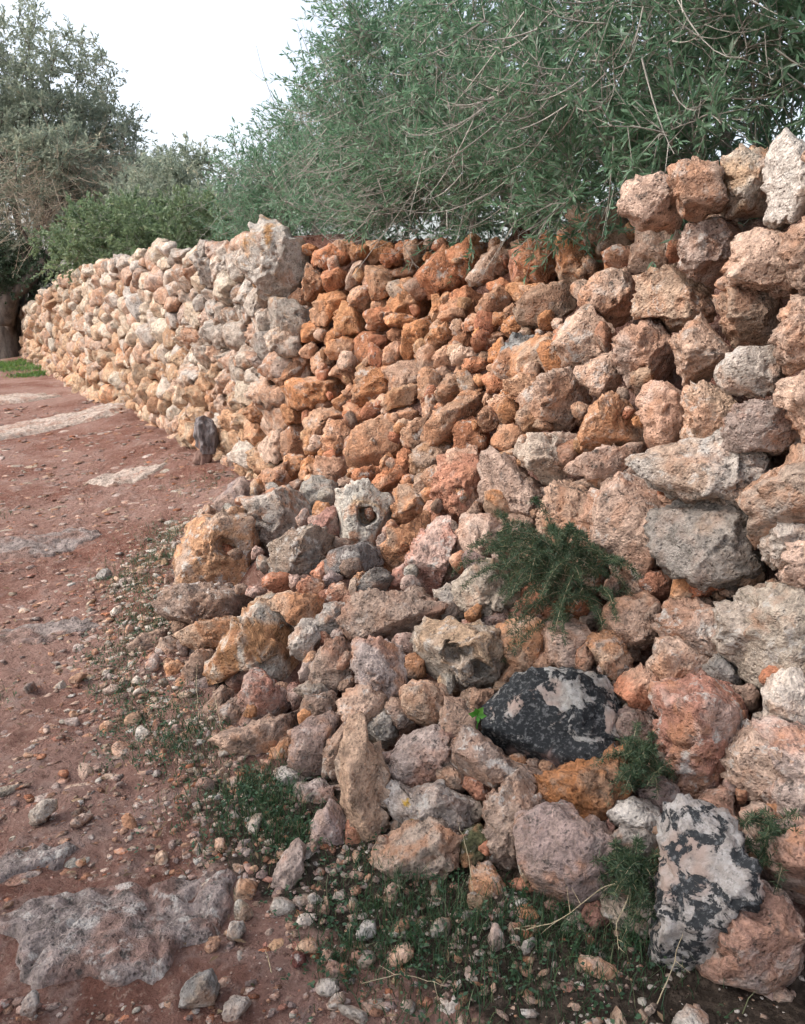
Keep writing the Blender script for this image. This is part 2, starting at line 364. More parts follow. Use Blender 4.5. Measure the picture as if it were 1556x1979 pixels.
bedrock([(-1.28,1.90),(-1.10,2.0),(-.98,2.03),(-.90,2.02),(-.93,1.95),(-1.0,1.92),(-1.07,1.86),(-1.25,1.8)], .022, .010, 'bedrock', 1)
bedrock([(-1.03,1.72),(-.97,1.77),(-.88,1.85),(-.72,1.87),(-.62,1.91),(-.56,1.91),(-.47,1.90),(-.42,1.88),(-.43,1.79),(-.46,1.67),(-.52,1.62),(-.54,1.55),(-.74,1.53),(-.83,1.52),(-.92,1.58),(-.95,1.66)], .036, .009, 'bedrock', 2)
bedrock([(-1.40,1.70),(-1.15,1.80),(-1.07,1.70),(-1.06,1.55),(-1.2,1.45),(-1.4,1.5)], .03, .011, 'bedrock', 3)
bedrock([(-5.2,9.0),(-4.5,9.7),(-3.75,10.3),(-3.3,10.2),(-3.35,9.7),(-3.8,9.2),(-4.3,8.6),(-5.0,8.5)], .06, .04, 'farrock', 4)
bedrock([(-6.6,12.0),(-5.6,12.6),(-5.0,12.4),(-5.2,11.8),(-5.9,11.4)], .07, .05, 'farrock', 5)
bedrock([(-2.6,6.5),(-2.3,6.9),(-1.95,6.8),(-2.05,6.45),(-2.3,6.3)], .03, .02, 'farrock', 6)
bedrock([(-2.7,4.9),(-2.2,5.3),(-1.9,5.1),(-2.1,4.7),(-2.5,4.6)], .022, .016, 'bedrock', 7)
bedrock([(-1.9,3.6),(-1.55,3.75),(-1.4,3.6),(-1.6,3.4),(-1.85,3.4)], .018, .013, 'bedrock', 8)

# ------------------------------------------------------------------ the wall: three stretches, each an Empty with its stones
wallA = empty('dry_stone_wall', wp(-7, 0, 0)); tag(wallA, 'long standing dry stone wall of weathered pale stones running back to the tree', 'wall')
wallB = empty('collapsed_wall', wp(2.8, 0, 0)); tag(wallB, 'collapsed stretch of wall with its orange rubble core exposed', 'wall')
wallC = empty('dry_stone_wall', wp(5.5, 0, 0)); tag(wallC, 'standing wall of big pale pink stones at the right edge', 'wall')

def core(parent, s0, s1, ns, ntt, inset):
    s, t = np.meshgrid(np.linspace(s0, s1, ns), np.linspace(0, 1, ntt), indexing='ij'); P = S(s, t)
    # lower the top edge of the far stretch, sink the surface behind the stones
    du = np.gradient(P, axis=0); dv = np.gradient(P, axis=1); nn = np.cross(du, dv); nn /= np.linalg.norm(nn, axis=-1)[..., None]
    sg = np.sign((nn[..., :2]@N)+nn[..., 2]*.3); nn *= sg[..., None]
    ins = inset*(1-.7*sst(.8, 1., t)); P = P-nn*ins[..., None]
    if s1 < 2: P[..., 2] *= (np.minimum(top_of_wall(s), 1.9)/1.95)
    q = P.reshape(-1, 3); P = P+nn*((.05*perlin(q*5)+.035*perlin(q*11)+.02*perlin(q*25)).reshape(s.shape))[..., None]
    # a top sheet running back to the bank
    b1 = P[:, :1]-np.concatenate([N*.35, [-.02]]); b2 = P[:, :1]-np.concatenate([N*.75, [.12]])
    P = np.concatenate([b2, b1, P], 1)
    me = mesh_from('earth_core', P.reshape(-1, 3), grid_faces(ns, ntt+2), M_EARTH)
    return link('earth_core', me, parent, parent.location) if 0 else place(me, parent)
def place(me, parent):
    off = np.array(parent.location); n = len(me.vertices); co = np.empty(n*3, np.float32); me.vertices.foreach_get('co', co)
    me.vertices.foreach_set('co', (co.reshape(-1, 3)-off).ravel()); me.update()
    return link('earth_core', me, parent, parent.location)
core(wallA, -17.5, 1.25, 190, 16, .16)
core(wallB, 1.15, 4.75, 130, 60, .20)
core(wallC, 4.65, 8.0, 70, 40, .16)

# standing stretch: cells of a weighted Voronoi division of the face
def clip(poly, a, b, c):
    o = []
    for i in range(len(poly)):
        p, q = poly[i], poly[(i+1) % len(poly)]; dp = a*p[0]+b*p[1]-c; dq = a*q[0]+b*q[1]-c
        if dp <= 0: o.append(p)
        if (dp < 0) != (dq < 0):
            t = dp/(dp-dq); o.append((p[0]+t*(q[0]-p[0]), p[1]+t*(q[1]-p[1])))
    return o
def face_cells(s0, s1, seed, rad):
    r = np.random.default_rng(seed); pts = []; X = np.empty((0, 3))
    for _ in range(26000):
        s = s1-(s1-s0)*r.uniform()**1.25; z = r.uniform(.03, top_of_wall(s)-.04); rr = rad(s)*r.uniform(.62, 1.3)
        if len(X) and ((((X[:, 0]-s)*.66)**2+(X[:, 1]-z)**2) < (X[:, 2]+rr)**2*.74).any(): continue
        X = np.vstack([X, [s, z, rr]])
    out = []
    X[:, 0] *= .66
    for i, (x, y, rr) in enumerate(X):
        poly = [(x-2*rr, y-1.7*rr), (x+2*rr, y-1.7*rr), (x+2*rr, y+1.7*rr), (x-2*rr, y+1.7*rr)]
        for j in np.argsort((X[:, 0]-x)**2+(X[:, 1]-y)**2)[1:22]:
            a, b, c = X[j]; nx, ny = a-x, b-y; L2 = nx*nx+ny*ny; f = .5+.5*(rr*rr-c*c)/L2
            poly = clip(poly, nx, ny, nx*(x+nx*f)+ny*(y+ny*f))
            if len(poly) < 3: break
        tp = float(top_of_wall(x/.66))+r.normal(0, .035); poly = clip(poly, 0, 1, tp) if len(poly) > 2 else poly; poly = clip(poly, 0, -1, .04) if len(poly) > 2 else poly
        if len(poly) < 3: continue
        p = np.array(poly)/[.66, 1]; c = p.mean(0); p = p-c; p = p*1.14+r.normal(0, rr*.10, p.shape)
        out.append((c, p))
    return out
cells = face_cells(-16.6, 1.12, 21, lambda s: np.interp(s, [-16, -8, -4, 1], [.13, .115, .098, .088]))
cells.sort(key=lambda c: -c[0][0])
rotW = Matrix(((D[0], 0, N[0]), (D[1], 0, N[1]), (0, 1, 0))).to_euler()
RW = np.array([[D[0], 0, N[0]], [D[1], 0, N[1]], [0, 1, 0]])
far = []; r = np.random.default_rng(77)
for i, (c, p) in enumerate(cells):
    s, z = c; h = z/max(top_of_wall(s), .1)
    if s > .72 and z > 1.42: continue
    u = r.uniform()
    if s > -.7+.5*r.normal() and h > .45: cls = 'grey' if u < .5 else ('pale' if u < .85 else 'pink')
    elif h < .40+.12*r.normal(): cls = 'lowtan' if u < .6 else ('peach' if u < .8 else 'orange')
    elif s < -5+r.normal(): cls = 'cream' if u < .35 else ('lowtan' if u < .72 else 'tan')
    else: cls = 'pale' if u < .36 else ('cream' if u < .68 else ('pink' if u < .76 else ('grey' if u < .84 and h > .5 else 'peach')))
    lod = 4 if i < 130 else 3
    me, sz = stone_mesh('stone', cls, p, lod, 3000+i, df=r.uniform(.35, .8), db=.8, rough=1.35, nf=6, dust=((.45, .35, .275), .25))
    n = float(np.interp(z, [0, 1.95], [.05, -.13]))+r.normal(0, .03)-.036*sz/.13+.06*math.sin(s*1.3)*math.sin(z*1.7+s*.4)
    P = wp(s, n, z)
    if i < 290: link('stone', me, wallA, P, rotW)
    else:
        co = np.empty(len(me.vertices)*3, np.float32); me.vertices.foreach_get('co', co)
        ca = np.empty(len(me.vertices)*4, np.float32); me.attributes['ca'].data.foreach_get('color', ca); cb = ca.copy(); me.attributes['cb'].data.foreach_get('color', cb)
        far.append((co.reshape(-1, 3)@RW.T+P-np.array(wallA.location), ca, cb, lod)); bpy.data.meshes.remove(me)
if far:
    V = np.concatenate([f[0] for f in far]); o = 0; Fs = []
    for f in far: Fs.append(ico(f[3])[1]+o); o += len(f[0])
    me = mesh_from('far_stones', V, np.concatenate(Fs), M_STONE); attr(me, 'ca', np.concatenate([f[1] for f in far])); attr(me, 'cb', np.concatenate([f[2] for f in far]))
    tag(link('far_stones', me, wallA, wallA.location), kind='stuff')

# ------------------------------------------------------------------ stones known one by one: kind, colour, label, place, outline in millimetres
STONES = [
('B','greyor','',(-0.869,5.903,1.733),"-68,340 60,233 125,126 296,83 309,-89 232,-196 60,-282 -132,-260 -227,-89 -283,83 -218,233"),
('B','tan','',(-0.593,5.686,1.574),"-84,11 -61,146 14,161 74,41 97,-64 44,-147 -61,-124"),
('B','red','',(-0.437,5.533,1.608),"-98,53 19,97 85,68 92,-20 19,-100 -61,-93"),
('B','grey','',(-0.297,5.445,1.630),"-72,22 -29,94 43,94 86,22 72,-50 -14,-86 -72,-107"),
('B','orange','',(-0.142,5.337,1.584),"-97,90 1,119 100,48 121,-36 43,-93 -55,-128 -90,-36"),
('B','red','',(-0.481,5.647,1.744),"-127,76 36,90 154,2 80,-87 -38,-87 -120,-43"),
('B','orange','',(-0.276,5.476,1.762),"-68,43 32,57 75,-15 32,-58 -54,-43"),
('B','red','',(-0.066,5.355,1.723),"-84,0 -21,77 78,28 71,-42 -35,-70"),
('B','redsoil','',(0.208,4.987,1.643),"-86,157 45,170 149,0 176,-91 45,-131 -86,-170 -152,13"),
('B','grey','',(0.486,4.580,1.648),"-162,-80 -78,16 30,125 114,77 126,-8 30,-68 -78,-104"),
('B','red','',(0.675,4.310,1.656),"-137,-40 -58,73 49,174 111,107 100,-63 32,-119 -115,-131"),
('B','orange','',(-0.466,5.487,1.429),"-149,-43 -33,89 142,132 142,45 69,-43 -33,-130 -120,-116"),
('B','ochre','',(-0.337,5.346,1.344),"-106,-19 -49,138 51,110 108,24 94,-90 -6,-118 -99,-90"),
('B','tan','',(-0.269,5.369,1.486),"-89,3 -46,89 54,75 90,-25 40,-89 -60,-68"),
('B','greyor','',(-0.756,5.694,1.337),"-174,66 -99,157 53,142 175,51 160,-116 53,-147 -129,-131"),
('B','orange','',(-0.576,5.544,1.270),"-102,38 46,82 106,23 76,-52 -73,-81"),
('B','red','',(-0.124,5.176,1.369),"-128,40 -31,81 107,54 135,-15 24,-84 -86,-70"),
('B','orange','',(-0.001,4.974,1.357),"-121,34 -15,47 105,34 91,-46 -68,-46"),
('B','orange','',(0.069,4.752,1.273),"-87,-8 -74,69 79,120 117,94 53,-59 -23,-135 -87,-110"),
('B','orange','',(0.195,4.549,1.277),"-106,-73 -8,61 53,98 90,12 41,-24 -45,-85"),
('B','tan','',(0.291,4.445,1.334),"-36,43 12,55 48,-4 12,-52 -30,-52"),
('B','brown','',(0.274,4.561,1.397),"-94,-3 16,45 89,21 52,-28 -57,-40"),
('B','red','',(0.386,4.357,1.372),"-89,-36 -43,34 109,45 85,10 -43,-59"),
('B','orange','',(0.402,4.265,1.333),"-58,-28 45,63 45,17 -24,-51"),
('B','orange','',(0.487,4.211,1.386),"-45,20 11,43 51,9 23,-36 -34,-36"),
('B','brown','',(0.474,4.338,1.469),"-108,-42 -74,38 19,84 111,27 76,-42 -39,-77"),
('B','speck','',(0.542,3.915,1.252),"-84,6 -31,90 43,69 106,90 106,16 22,-58 -31,-121 -94,-58"),
('B','pale','',(0.327,4.239,1.212),"-93,-15 -47,42 33,31 90,76 90,-4 -13,-49 -70,-61"),
('B','red','',(0.359,4.113,1.167),"-72,-3 -39,42 72,31 61,-25 -39,-47"),
('B','brown','',(-0.763,5.664,0.996),"-109,96 -10,81 159,81 190,4 52,-57 -71,-134 -148,-57"),
('B','orange','',(-0.560,5.320,0.918),"-239,-23 -145,64 43,122 188,122 239,35 188,-52 43,-81 -73,-139 -203,-110"),
('B','orange','',(-0.185,4.832,0.999),"-120,-15 -80,104 25,130 117,91 143,-2 51,-94 -54,-146 -120,-94"),
('B','tangrey','',(0.004,4.454,0.962),"-141,-65 -44,33 66,94 102,33 66,-40 -44,-65"),
('B','tan','',(0.139,4.297,1.022),"-67,75 4,145 74,98 51,-19 27,-148 -31,-160 -55,-42"),
('B','tan','',(0.257,4.125,1.054),"-103,-46 -58,44 43,89 122,44 54,-34 -36,-91 -92,-79"),
('B','tan','',(0.257,3.956,0.932),"-174,-101 -131,-25 -44,51 43,127 130,170 168,116 151,40 75,-3 -1,-112 -66,-145 -153,-145"),
('B','tan','',(0.070,4.127,0.821),"-88,-12 -20,80 83,91 72,11 26,-91 -65,-80"),
('B','tangrey','',(0.126,3.912,0.746),"-101,-63 -80,24 7,78 127,89 105,24 40,-30 -36,-107 -91,-96"),
('B','brown','',(0.395,3.723,0.966),"-64,8 -13,69 58,49 58,-23 -3,-74 -54,-43"),
('B','tangrey','',(0.543,3.361,1.020),"-82,23 -8,69 66,69 75,-51 -36,-70 -82,-33"),
('B','tan','',(0.461,3.423,0.916),"-101,-4 -34,72 32,53 108,25 51,-60 -53,-60"),
('B','peach','',(-0.362,4.748,0.713),"-126,-19 -87,99 44,112 136,33 84,-85 -8,-124 -87,-85"),
('B','tan','',(-0.497,5.068,0.758),"-136,-13 -53,70 87,98 198,70 59,-13 -11,-125 -108,-97"),
('B','tan','',(-0.150,4.394,0.721),"-173,-67 -124,79 22,177 131,128 168,19 156,-91 22,-127 -88,-140 -173,-152"),
('B','ochre','',(-0.545,4.943,0.616),"-65,45 17,73 72,-10 17,-78 -51,-37"),
('B','orange','',(-0.715,5.459,0.739),"-106,75 14,75 119,30 74,-75 -76,-75"),
('B','peach','',(-0.613,5.517,1.148),"-74,13 30,73 75,-2 16,-61 -59,-46"),
('B','pink','',(-0.045,4.816,1.170),"-78,-52 -52,26 13,91 52,52 78,-13 -13,-78"),
('B','orange','',(0.599,4.076,1.444),"-60,-27 5,70 59,5 -6,-60"),
('B','orange','',(0.649,4.126,1.519),"-95,30 3,52 69,30 69,-57 -51,-36"),
('B','pink','',(-0.400,4.552,0.553),"-112,87 79,87 117,-15 41,-104 -74,-91"),
('B','red','',(-0.062,3.915,0.630),"-102,-35 -47,31 52,86 85,31 52,-46 -58,-68"),
('B','tangrey','',(0.095,3.719,0.660),"-45,36 18,57 70,67 39,-16 -13,-79 -55,-48"),
('B','orange','',(-0.673,5.027,0.472),"-80,-37 -52,75 74,89 60,-51 -10,-108"),
('B','orange','',(-0.381,5.279,1.182),"-92,45 36,87 107,45 92,-55 -35,-83 -121,-26"),
('B','orange','',(-0.759,5.690,1.155),"-104,51 18,82 95,21 80,-71 -58,-71"),
('B','orange','',(0.541,3.619,1.127),"-111,-3 -42,56 101,46 101,-13 7,-62 -72,-52"),
('B','red','',(0.439,3.871,1.111),"-85,37 21,59 94,6 52,-47 -53,-57"),
('B','orange','',(0.456,4.042,1.235),"-35,18 30,83 41,-4 8,-58 -46,-58"),
('B','peach','',(0.213,4.381,1.189),"-50,49 45,72 68,13 33,-58 -62,-70"),
('W','red','',(0.246,3.538,0.699),"-132,-45 -100,81 -37,170 64,182 114,119 114,-32 77,-133 -12,-196 -87,-146"),
('W','pink','',(0.430,3.237,0.747),"-131,-77 -119,27 -131,154 -62,177 42,131 112,50 181,-19 169,-88 42,-135 -96,-152"),
('W','pale','',(0.563,3.138,0.889),"-131,38 -120,94 25,105 91,60 113,-6 69,-128 2,-128 -64,-51"),
('W','pink','',(0.729,2.845,0.929),"-163,-17 -87,34 -7,64 114,84 135,34 114,-17 34,-82 -37,-57 -148,-57"),
('W','pale','',(0.966,2.420,1.011),"-285,14 -251,66 -132,100 39,117 227,100 227,-45 125,-122 48,-148 -29,-114 -132,-97 -226,-37"),
('W','pink','',(0.772,2.624,0.746),"-173,-7 -144,79 -59,164 64,211 149,135 159,69 83,12 102,-83 121,-158 7,-244 -40,-206 -78,-111 -154,-54"),
('W','greydk','',(0.922,2.354,0.765),"-193,76 -116,127 -14,183 106,102 166,42 174,-52 123,-121 46,-189 -22,-155 -116,-104 -150,-18"),
('W','grey','',(1.059,2.146,0.871),"-86,-15 -55,63 -1,117 62,94 69,-93 -32,-100 -78,-46"),
('W','peach','',(0.593,2.882,0.715),"-116,-55 -75,90 8,153 102,132 112,18 91,-76 8,-128 -75,-159 -111,-107"),
('W','pink','',(0.297,3.039,0.591),"-104,32 -60,109 29,98 117,21 128,-45 29,-78 -60,-123 -93,-45"),
('W','tangrey','',(0.311,2.772,0.474),"-153,21 -77,93 46,134 148,32 118,-71 26,-101 -66,-147 -107,-60"),
('W','peach','',(0.722,2.353,0.539),"-111,55 -37,73 86,90 77,3 68,-68 25,-111 -46,-76 -89,3"),
('W','pink','',(0.855,2.215,0.555),"-126,37 -93,95 -18,103 48,79 98,-4 114,-95 73,-124 -10,-79 -84,-21 -122,-4"),
('W','grey','',(0.990,2.097,0.614),"-132,34 -62,97 24,128 102,112 134,-5 102,-83 24,-107 -54,-130 -109,-91 -132,-29"),
('W','peach','',(0.784,2.163,0.468),"-86,5 -45,96 12,79 70,30 135,5 53,-52 -45,-93 -78,-52"),
('W','redpink','',(0.810,1.943,0.361),"-147,103 -108,165 0,181 93,150 162,65 154,3 100,-90 69,-183 -16,-214 -93,-167 -124,-28"),
('W','pale','',(0.994,1.893,0.496),"-80,-3 -66,57 2,101 69,72 69,-78 -51,-93"),
('W','peach','',(0.927,1.801,0.369),"-125,26 -89,87 -21,117 40,105 101,93 101,-115 9,-115 -83,-78 -119,-23"),
('W','red','',(0.690,2.170,0.397),"-84,19 -10,85 40,69 56,-14 15,-105 -18,-97 -26,-14"),
('W','brown','',(0.532,2.662,0.558),"-47,61 22,71 71,22 22,-76 -57,-57"),
('H','tangrey','tan grey stone riddled with round holes above the black boulder',(0.200,2.464,0.352),"-180,67 -140,126 -22,145 17,106 126,106 195,8 175,-61 76,-140 -32,-140 -131,-91 -170,-12"),
('H','orange','orange crumbling stone between the holed stone and the asparagus plant',(0.385,2.453,0.388),"-101,40 -33,89 36,118 85,89 85,-19 46,-78 -52,-127 -121,-137 -33,-48"),
('H','pink','pinkish brown stone right below the large asparagus plant',(0.538,2.398,0.423),"-106,18 -77,76 9,95 76,37 95,-58 57,-106 -20,-68 -87,-30"),
('H','orange','layered orange brown stone at the upper right of the black boulder',(0.634,2.300,0.439),"-87,49 -13,95 52,30 75,-25 52,-80 -31,-80 -50,3"),
('H','brown','small brown block left of the bright green sprout',(0.163,2.171,0.272),"-60,-19 -51,88 2,97 29,52 74,34 65,-37 20,-91 -42,-82"),
('H','LB','large black boulder blotched with white lichen',(0.448,2.141,0.311),"-231,4 -192,82 -130,137 -5,168 104,145 190,82 229,35 221,-42 166,-120 73,-159 -36,-151 -161,-120 -223,-58"),
('H','brown','mauve brown stone tucked under the left end of the black boulder',(0.245,2.031,0.236),"-122,11 -53,115 -9,80 69,2 190,-32 138,-58 17,-67 -87,-50"),
('H','orangepit','large orange stone with a dark pit, leftmost of the heap',(-0.882,3.797,0.303),"-284,-63 -203,24 -192,100 -127,187 -40,209 112,236 199,187 221,79 166,-19 242,-128 221,-215 90,-193 -40,-171 -203,-182 -257,-139"),
('H','grey','large pale grey boulder right of the pitted orange stone',(-0.647,3.970,0.434),"-186,90 -73,146 84,158 174,169 196,101 129,-56 62,-123 -28,-258 -73,-236 -96,-123 -174,0"),
('H','tangrey','flat grey slab on top of the heap beside the ring-holed stone',(-0.444,4.222,0.481),"-109,66 9,120 93,66 140,-5 57,-76 -50,-136 -98,-52"),
('H','greydk','dark pitted grey stone below the pale grey boulder',(-0.445,3.353,0.440),"-157,-91 -118,44 -22,130 35,121 112,121 160,73 132,-33 64,-91 -41,-129 -118,-129"),
('H','palehole','pale stone with one deep round hole at the heap top',(-0.179,3.710,0.515),"-136,102 -84,144 21,176 84,123 152,113 152,-3 105,-87 53,-192 -31,-171 -126,-108 -147,-3"),
('H','dark','dark grey lens-shaped stone under the ring-holed stone',(-0.204,3.206,0.448),"-145,-15 -90,50 30,87 131,50 140,-15 67,-61 -44,-79 -127,-61"),
('H','orange','bright orange upright blade of stone right of the ring-holed stone',(-0.006,3.281,0.495),"-104,-69 -57,62 18,99 112,156 131,99 47,6 28,-98 -29,-145 -99,-116"),
('H','redpink','red upright slab leaning beside the bright orange blade',(0.113,3.080,0.492),"-114,-70 -74,10 -30,116 64,195 103,80 68,-26 23,-150 -39,-167 -101,-114"),
('H','brown','long brown grey stone below the pitted orange stone',(-0.865,3.343,0.202),"-238,-5 -180,83 -43,112 151,73 239,44 229,-44 112,-83 -43,-122 -141,-83"),
('H','orange','orange brown ledge stone under the long brown grey stone',(-0.781,3.120,0.170),"-165,1 -18,56 175,75 129,-17 -27,-72 -147,-63"),
('H','orange','orange stone with a pale left tip above the white-crusted stone',(-0.399,2.960,0.351),"-133,2 -73,63 -4,63 91,46 108,-15 65,-67 -21,-75 -56,-32"),
('H','red','small orange red knob of stone below the dark pitted stone',(-0.358,3.054,0.396),"-62,16 -4,51 49,25 58,-28 13,-46 -49,-28"),
('H','red','small round red stone below the dark grey lens-shaped stone',(-0.250,2.981,0.395),"-48,3 -22,46 30,46 51,3 21,-49 -40,-40"),
('H','tan','tiny upright tan finger of stone beside the round red one',(-0.189,2.972,0.414),"-18,37 17,50 17,-32 -14,-58"),
('H','speckdk','dark grey stone with black lichen in the middle of the heap',(-0.106,3.005,0.431),"-78,-48 -43,47 35,65 83,30 53,-31 -8,-57 -60,-66"),
('H','greydk','plain grey rounded stone in the middle of the heap',(-0.252,2.807,0.362),"-69,17 -19,66 63,50 71,8 30,-57 -19,-74 -60,-33"),
('H','redbrown','wide reddish brown slab in the middle of the heap',(-0.043,2.738,0.396),"-201,-101 -177,-5 -145,67 -81,99 31,115 135,91 199,67 207,3 127,-77 31,-101 -49,-101 -129,-101 -177,-113"),
('H','whiteor','large white-crusted stone with an orange broken right side',(-0.533,2.863,0.211),"-235,-114 -184,12 -66,148 35,165 78,198 112,131 154,46 179,-64 154,-157 78,-165 2,-123 -32,-55 -108,-72 -184,-148"),
('H','pale','small split pale stone right of the white-crusted stone',(-0.353,2.773,0.294),"-67,-4 -17,78 23,78 64,61 56,4 32,-61 -17,-94 -50,-53"),
('H','redbrown','red and grey stone left of the pinkish grey block',(-0.236,2.576,0.281),"-93,-30 -70,46 -24,108 37,108 83,62 75,-46 22,-76 29,-145 -17,-115"),
('H','pinkgrey','large pinkish grey block left of the holed tan grey stone',(-0.073,2.480,0.311),"-108,11 -94,99 -5,114 76,62 98,-26 76,-130 25,-122 -5,-100 -79,-41"),
('H','peach','smooth orange pink stone under the pinkish grey block',(-0.126,2.372,0.238),"-95,0 -45,79 41,79 91,15 76,-50 12,-86 -60,-64"),
('H','redpink','pink red stone under the white-crusted stone',(-0.492,2.599,0.137),"-87,1 -71,95 -16,111 31,48 101,9 109,-46 31,-85 -48,-85"),
('H','brown','brown stone left of the pink red stone',(-0.596,2.620,0.081),"-56,17 23,65 55,-6 7,-54 -24,-62"),
('H','brown','dark brown stone at the left foot of the heap',(-0.671,2.696,0.067),"-59,-20 6,78 63,70 30,-36 -35,-93"),
('H','greydk','flat grey brown stone wedged above the brown block',(-0.302,2.517,0.222),"-76,-16 -30,30 45,30 68,-16 -8,-31"),
('H','brown','squared brown block between the pink red and orange pink stones',(-0.271,2.436,0.200),"-72,-41 -65,33 38,55 71,18 68,-33 -6,-48"),
('H','tan','tan brown stone below the holed tan grey stone',(0.074,2.296,0.278),"-88,6 -81,62 -5,83 68,48 92,-14 57,-77 -40,-77"),
('H','orange','small orange stone at the left edge of the heap',(-0.913,3.044,0.040),"-56,21 7,48 48,12 34,-43 -20,-43"),
('H','redbrown','red brown stone at the far left edge of the heap',(-0.984,3.199,0.050),"-60,13 -22,70 45,51 64,-16 16,-63 -41,-63"),
('H','brown','brown earthy lump, outermost on the left of the heap',(-1.110,3.272,0.034),"-87,4 10,72 97,82 77,14 29,-63 -78,-83"),
('H','brown','brown stone right of the small orange one at the heap edge',(-0.798,2.967,0.088),"-59,0 -6,80 65,80 56,-26 -24,-88 -68,-70"),
('H','tangrey','tan grey stone above the tip of the white-crusted stone',(-0.560,3.080,0.307),"-70,-46 -34,35 47,62 65,17 20,-46 -43,-55"),
('H','orangedk','rusty orange stone under the black boulder',(0.497,1.896,0.233),"-145,21 -83,63 7,83 103,132 117,90 103,-6 76,-61 55,-130 -21,-96 -96,-75 -131,-27"),
('H','pale','small pale stone at the right tip of the rusty orange one',(0.585,1.795,0.241),"-74,-3 -35,36 24,46 64,10 57,-30 5,-43 -48,-30"),
('H','greydk','grey brown stone below the small pale one by the asparagus',(0.569,1.729,0.218),"-67,-1 -41,38 17,31 62,12 55,-27 -9,-39"),
('H','mauve','large mauve brown boulder in front of the rusty orange stone',(0.421,1.728,0.141),"-147,106 -102,138 -24,148 33,125 91,86 149,35 136,-42 117,-119 66,-152 -5,-165 -69,-94 -127,-29 -147,35"),
('H','redbrown','jagged red brown stone left of the rusty orange one',(0.285,1.890,0.156),"-85,31 -22,94 6,129 68,129 68,73 110,24 89,-3 47,-17 54,-87 -8,-121 -78,-128 -78,-45"),
('H','moss','mossy dark stone under the yellow-spotted stone',(0.191,1.855,0.102),"-47,23 21,71 49,9 35,-46 -20,-60 -47,-32"),
('H','LW','tall whitish boulder patched with black lichen',(0.653,1.543,0.239),"-109,-150 -77,-71 -65,17 -69,85 -53,158 -16,195 16,174 68,164 92,122 112,54 104,-19 52,-56 36,-118 -12,-197 -77,-197 -105,-181"),
('H','pinkgrey','rough pale brown boulder in front of the black-patched whitish one',(0.760,1.457,0.142),"-142,-35 -121,16 -81,72 -60,128 16,143 62,138 97,93 107,-126 16,-136 -60,-101 -111,-75"),
('H','orange','pointed orange stone between the two brown boulders at the foot',(0.217,1.743,0.041),"-55,72 -2,85 51,19 67,-60 11,-73 -48,-54"),
('H','orange','small orange stone beside a white pebble in the grass',(0.298,1.658,0.050),"-44,10 -15,42 23,36 45,-2 23,-40 -28,-34"),
('H','redbrown','red brown stone behind the black-patched whitish boulder',(0.849,1.681,0.292),"-57,34 -20,65 42,34 55,-41 -20,-65"),
('H','brown','long brown stone above the grass at the heap foot',(-0.491,2.433,0.069),"-176,-24 -130,37 -30,45 47,84 139,107 178,84 147,14 70,-32 9,-93 -45,-109 -114,-78"),
('H','mauve','rounded mauve stone left of the tall tan brown one',(-0.286,2.319,0.128),"-79,-43 -68,37 -24,89 42,111 108,89 64,52 49,-29 42,-117 -24,-102 -68,-87"),
('H','brown','dark brown stone wedged behind the tall tan brown one',(-0.206,2.260,0.145),"-48,-96 -34,19 31,105 52,40 16,-38 -12,-89"),
('H','tanpit','tall tan brown pitted stone standing upright at the heap foot',(-0.108,2.041,0.143),"-89,20 -83,118 -50,197 -17,213 9,164 3,118 49,112 75,53 68,-32 88,-124 75,-190 42,-223 16,-177 -10,-164 -17,-85 -76,-65"),
('H','pinkgrey','pinkish stone with faint moss above the yellow-spotted one',(0.047,2.113,0.204),"-116,-70 -109,11 -62,64 32,105 93,85 99,31 113,-16 86,-63 19,-77 -35,-97 -95,-77"),
('H','LY','whitish ragged stone with yellow lichen spots',(0.067,1.976,0.138),"-125,13 -137,58 -99,77 -73,52 -61,26 -29,58 3,77 61,45 131,20 182,7 131,-44 54,-44 -3,-50 -61,-82 -105,-57"),
('H','tan','triangular tan brown boulder below the yellow-spotted stone',(0.061,1.864,0.058),"-153,4 -128,41 -79,65 7,114 43,90 99,47 129,-45 117,-82 37,-94 -24,-88 -85,-45 -141,-21"),
('H','mauve','mauve stone left of the foot of the tall pitted one',(-0.203,1.978,0.044),"-67,-11 -41,60 10,112 49,73 62,-24 36,-82 -29,-95 -54,-63"),
('H','pale','narrow whitish stone standing left of the mauve one',(-0.250,1.912,0.011),"-26,-40 -23,23 3,68 28,11 22,-40 -10,-52"),
('H','pinkgrey','slanted pinkish stone with an orange spot in the grass',(-0.301,1.847,0.037),"-47,-25 -16,42 20,85 48,60 39,-13 2,-50 -22,-87 -47,-68"),
('H','red','low red brown stone between the mauve stone and the triangular boulder',(-0.166,1.881,0.003),"-52,-20 -27,18 35,37 42,-7 -2,-32"),
('H','red','red sliver of stone against the tall pitted one',(-0.136,1.965,0.059),"-25,-32 -19,51 26,51 26,-19 -13,-71"),
('H','pinkgrey','pinkish stone below the rounded mauve one',(-0.258,2.149,0.066),"-85,3 -50,37 26,44 74,24 74,-25 19,-46 -64,-32"),
('H','grey','grey stone under the right end of the long brown one',(-0.350,2.246,0.067),"-54,33 4,33 54,-3 40,-31 4,-39 -39,-10"),
('H','redbrown','pointed reddish tan stone standing in the grass',(-0.415,2.213,0.014),"-63,-22 -21,35 26,63 44,6 44,-37 -21,-44"),
('G','tan','small tan stone beside the grey one under the long brown stone',(-0.300,2.338,0.008),"-22,9 12,15 18,-10 -6,-16"),
('G','grey','small grey stone behind the bright grass tuft',(-0.344,2.101,0.008),"-20,2 -9,30 19,8 19,-20 -14,-20"),
('G','brown','small brown stone below the grey one by the grass tuft',(-0.310,2.023,0.011),"-26,9 1,26 28,-12 -5,-23"),
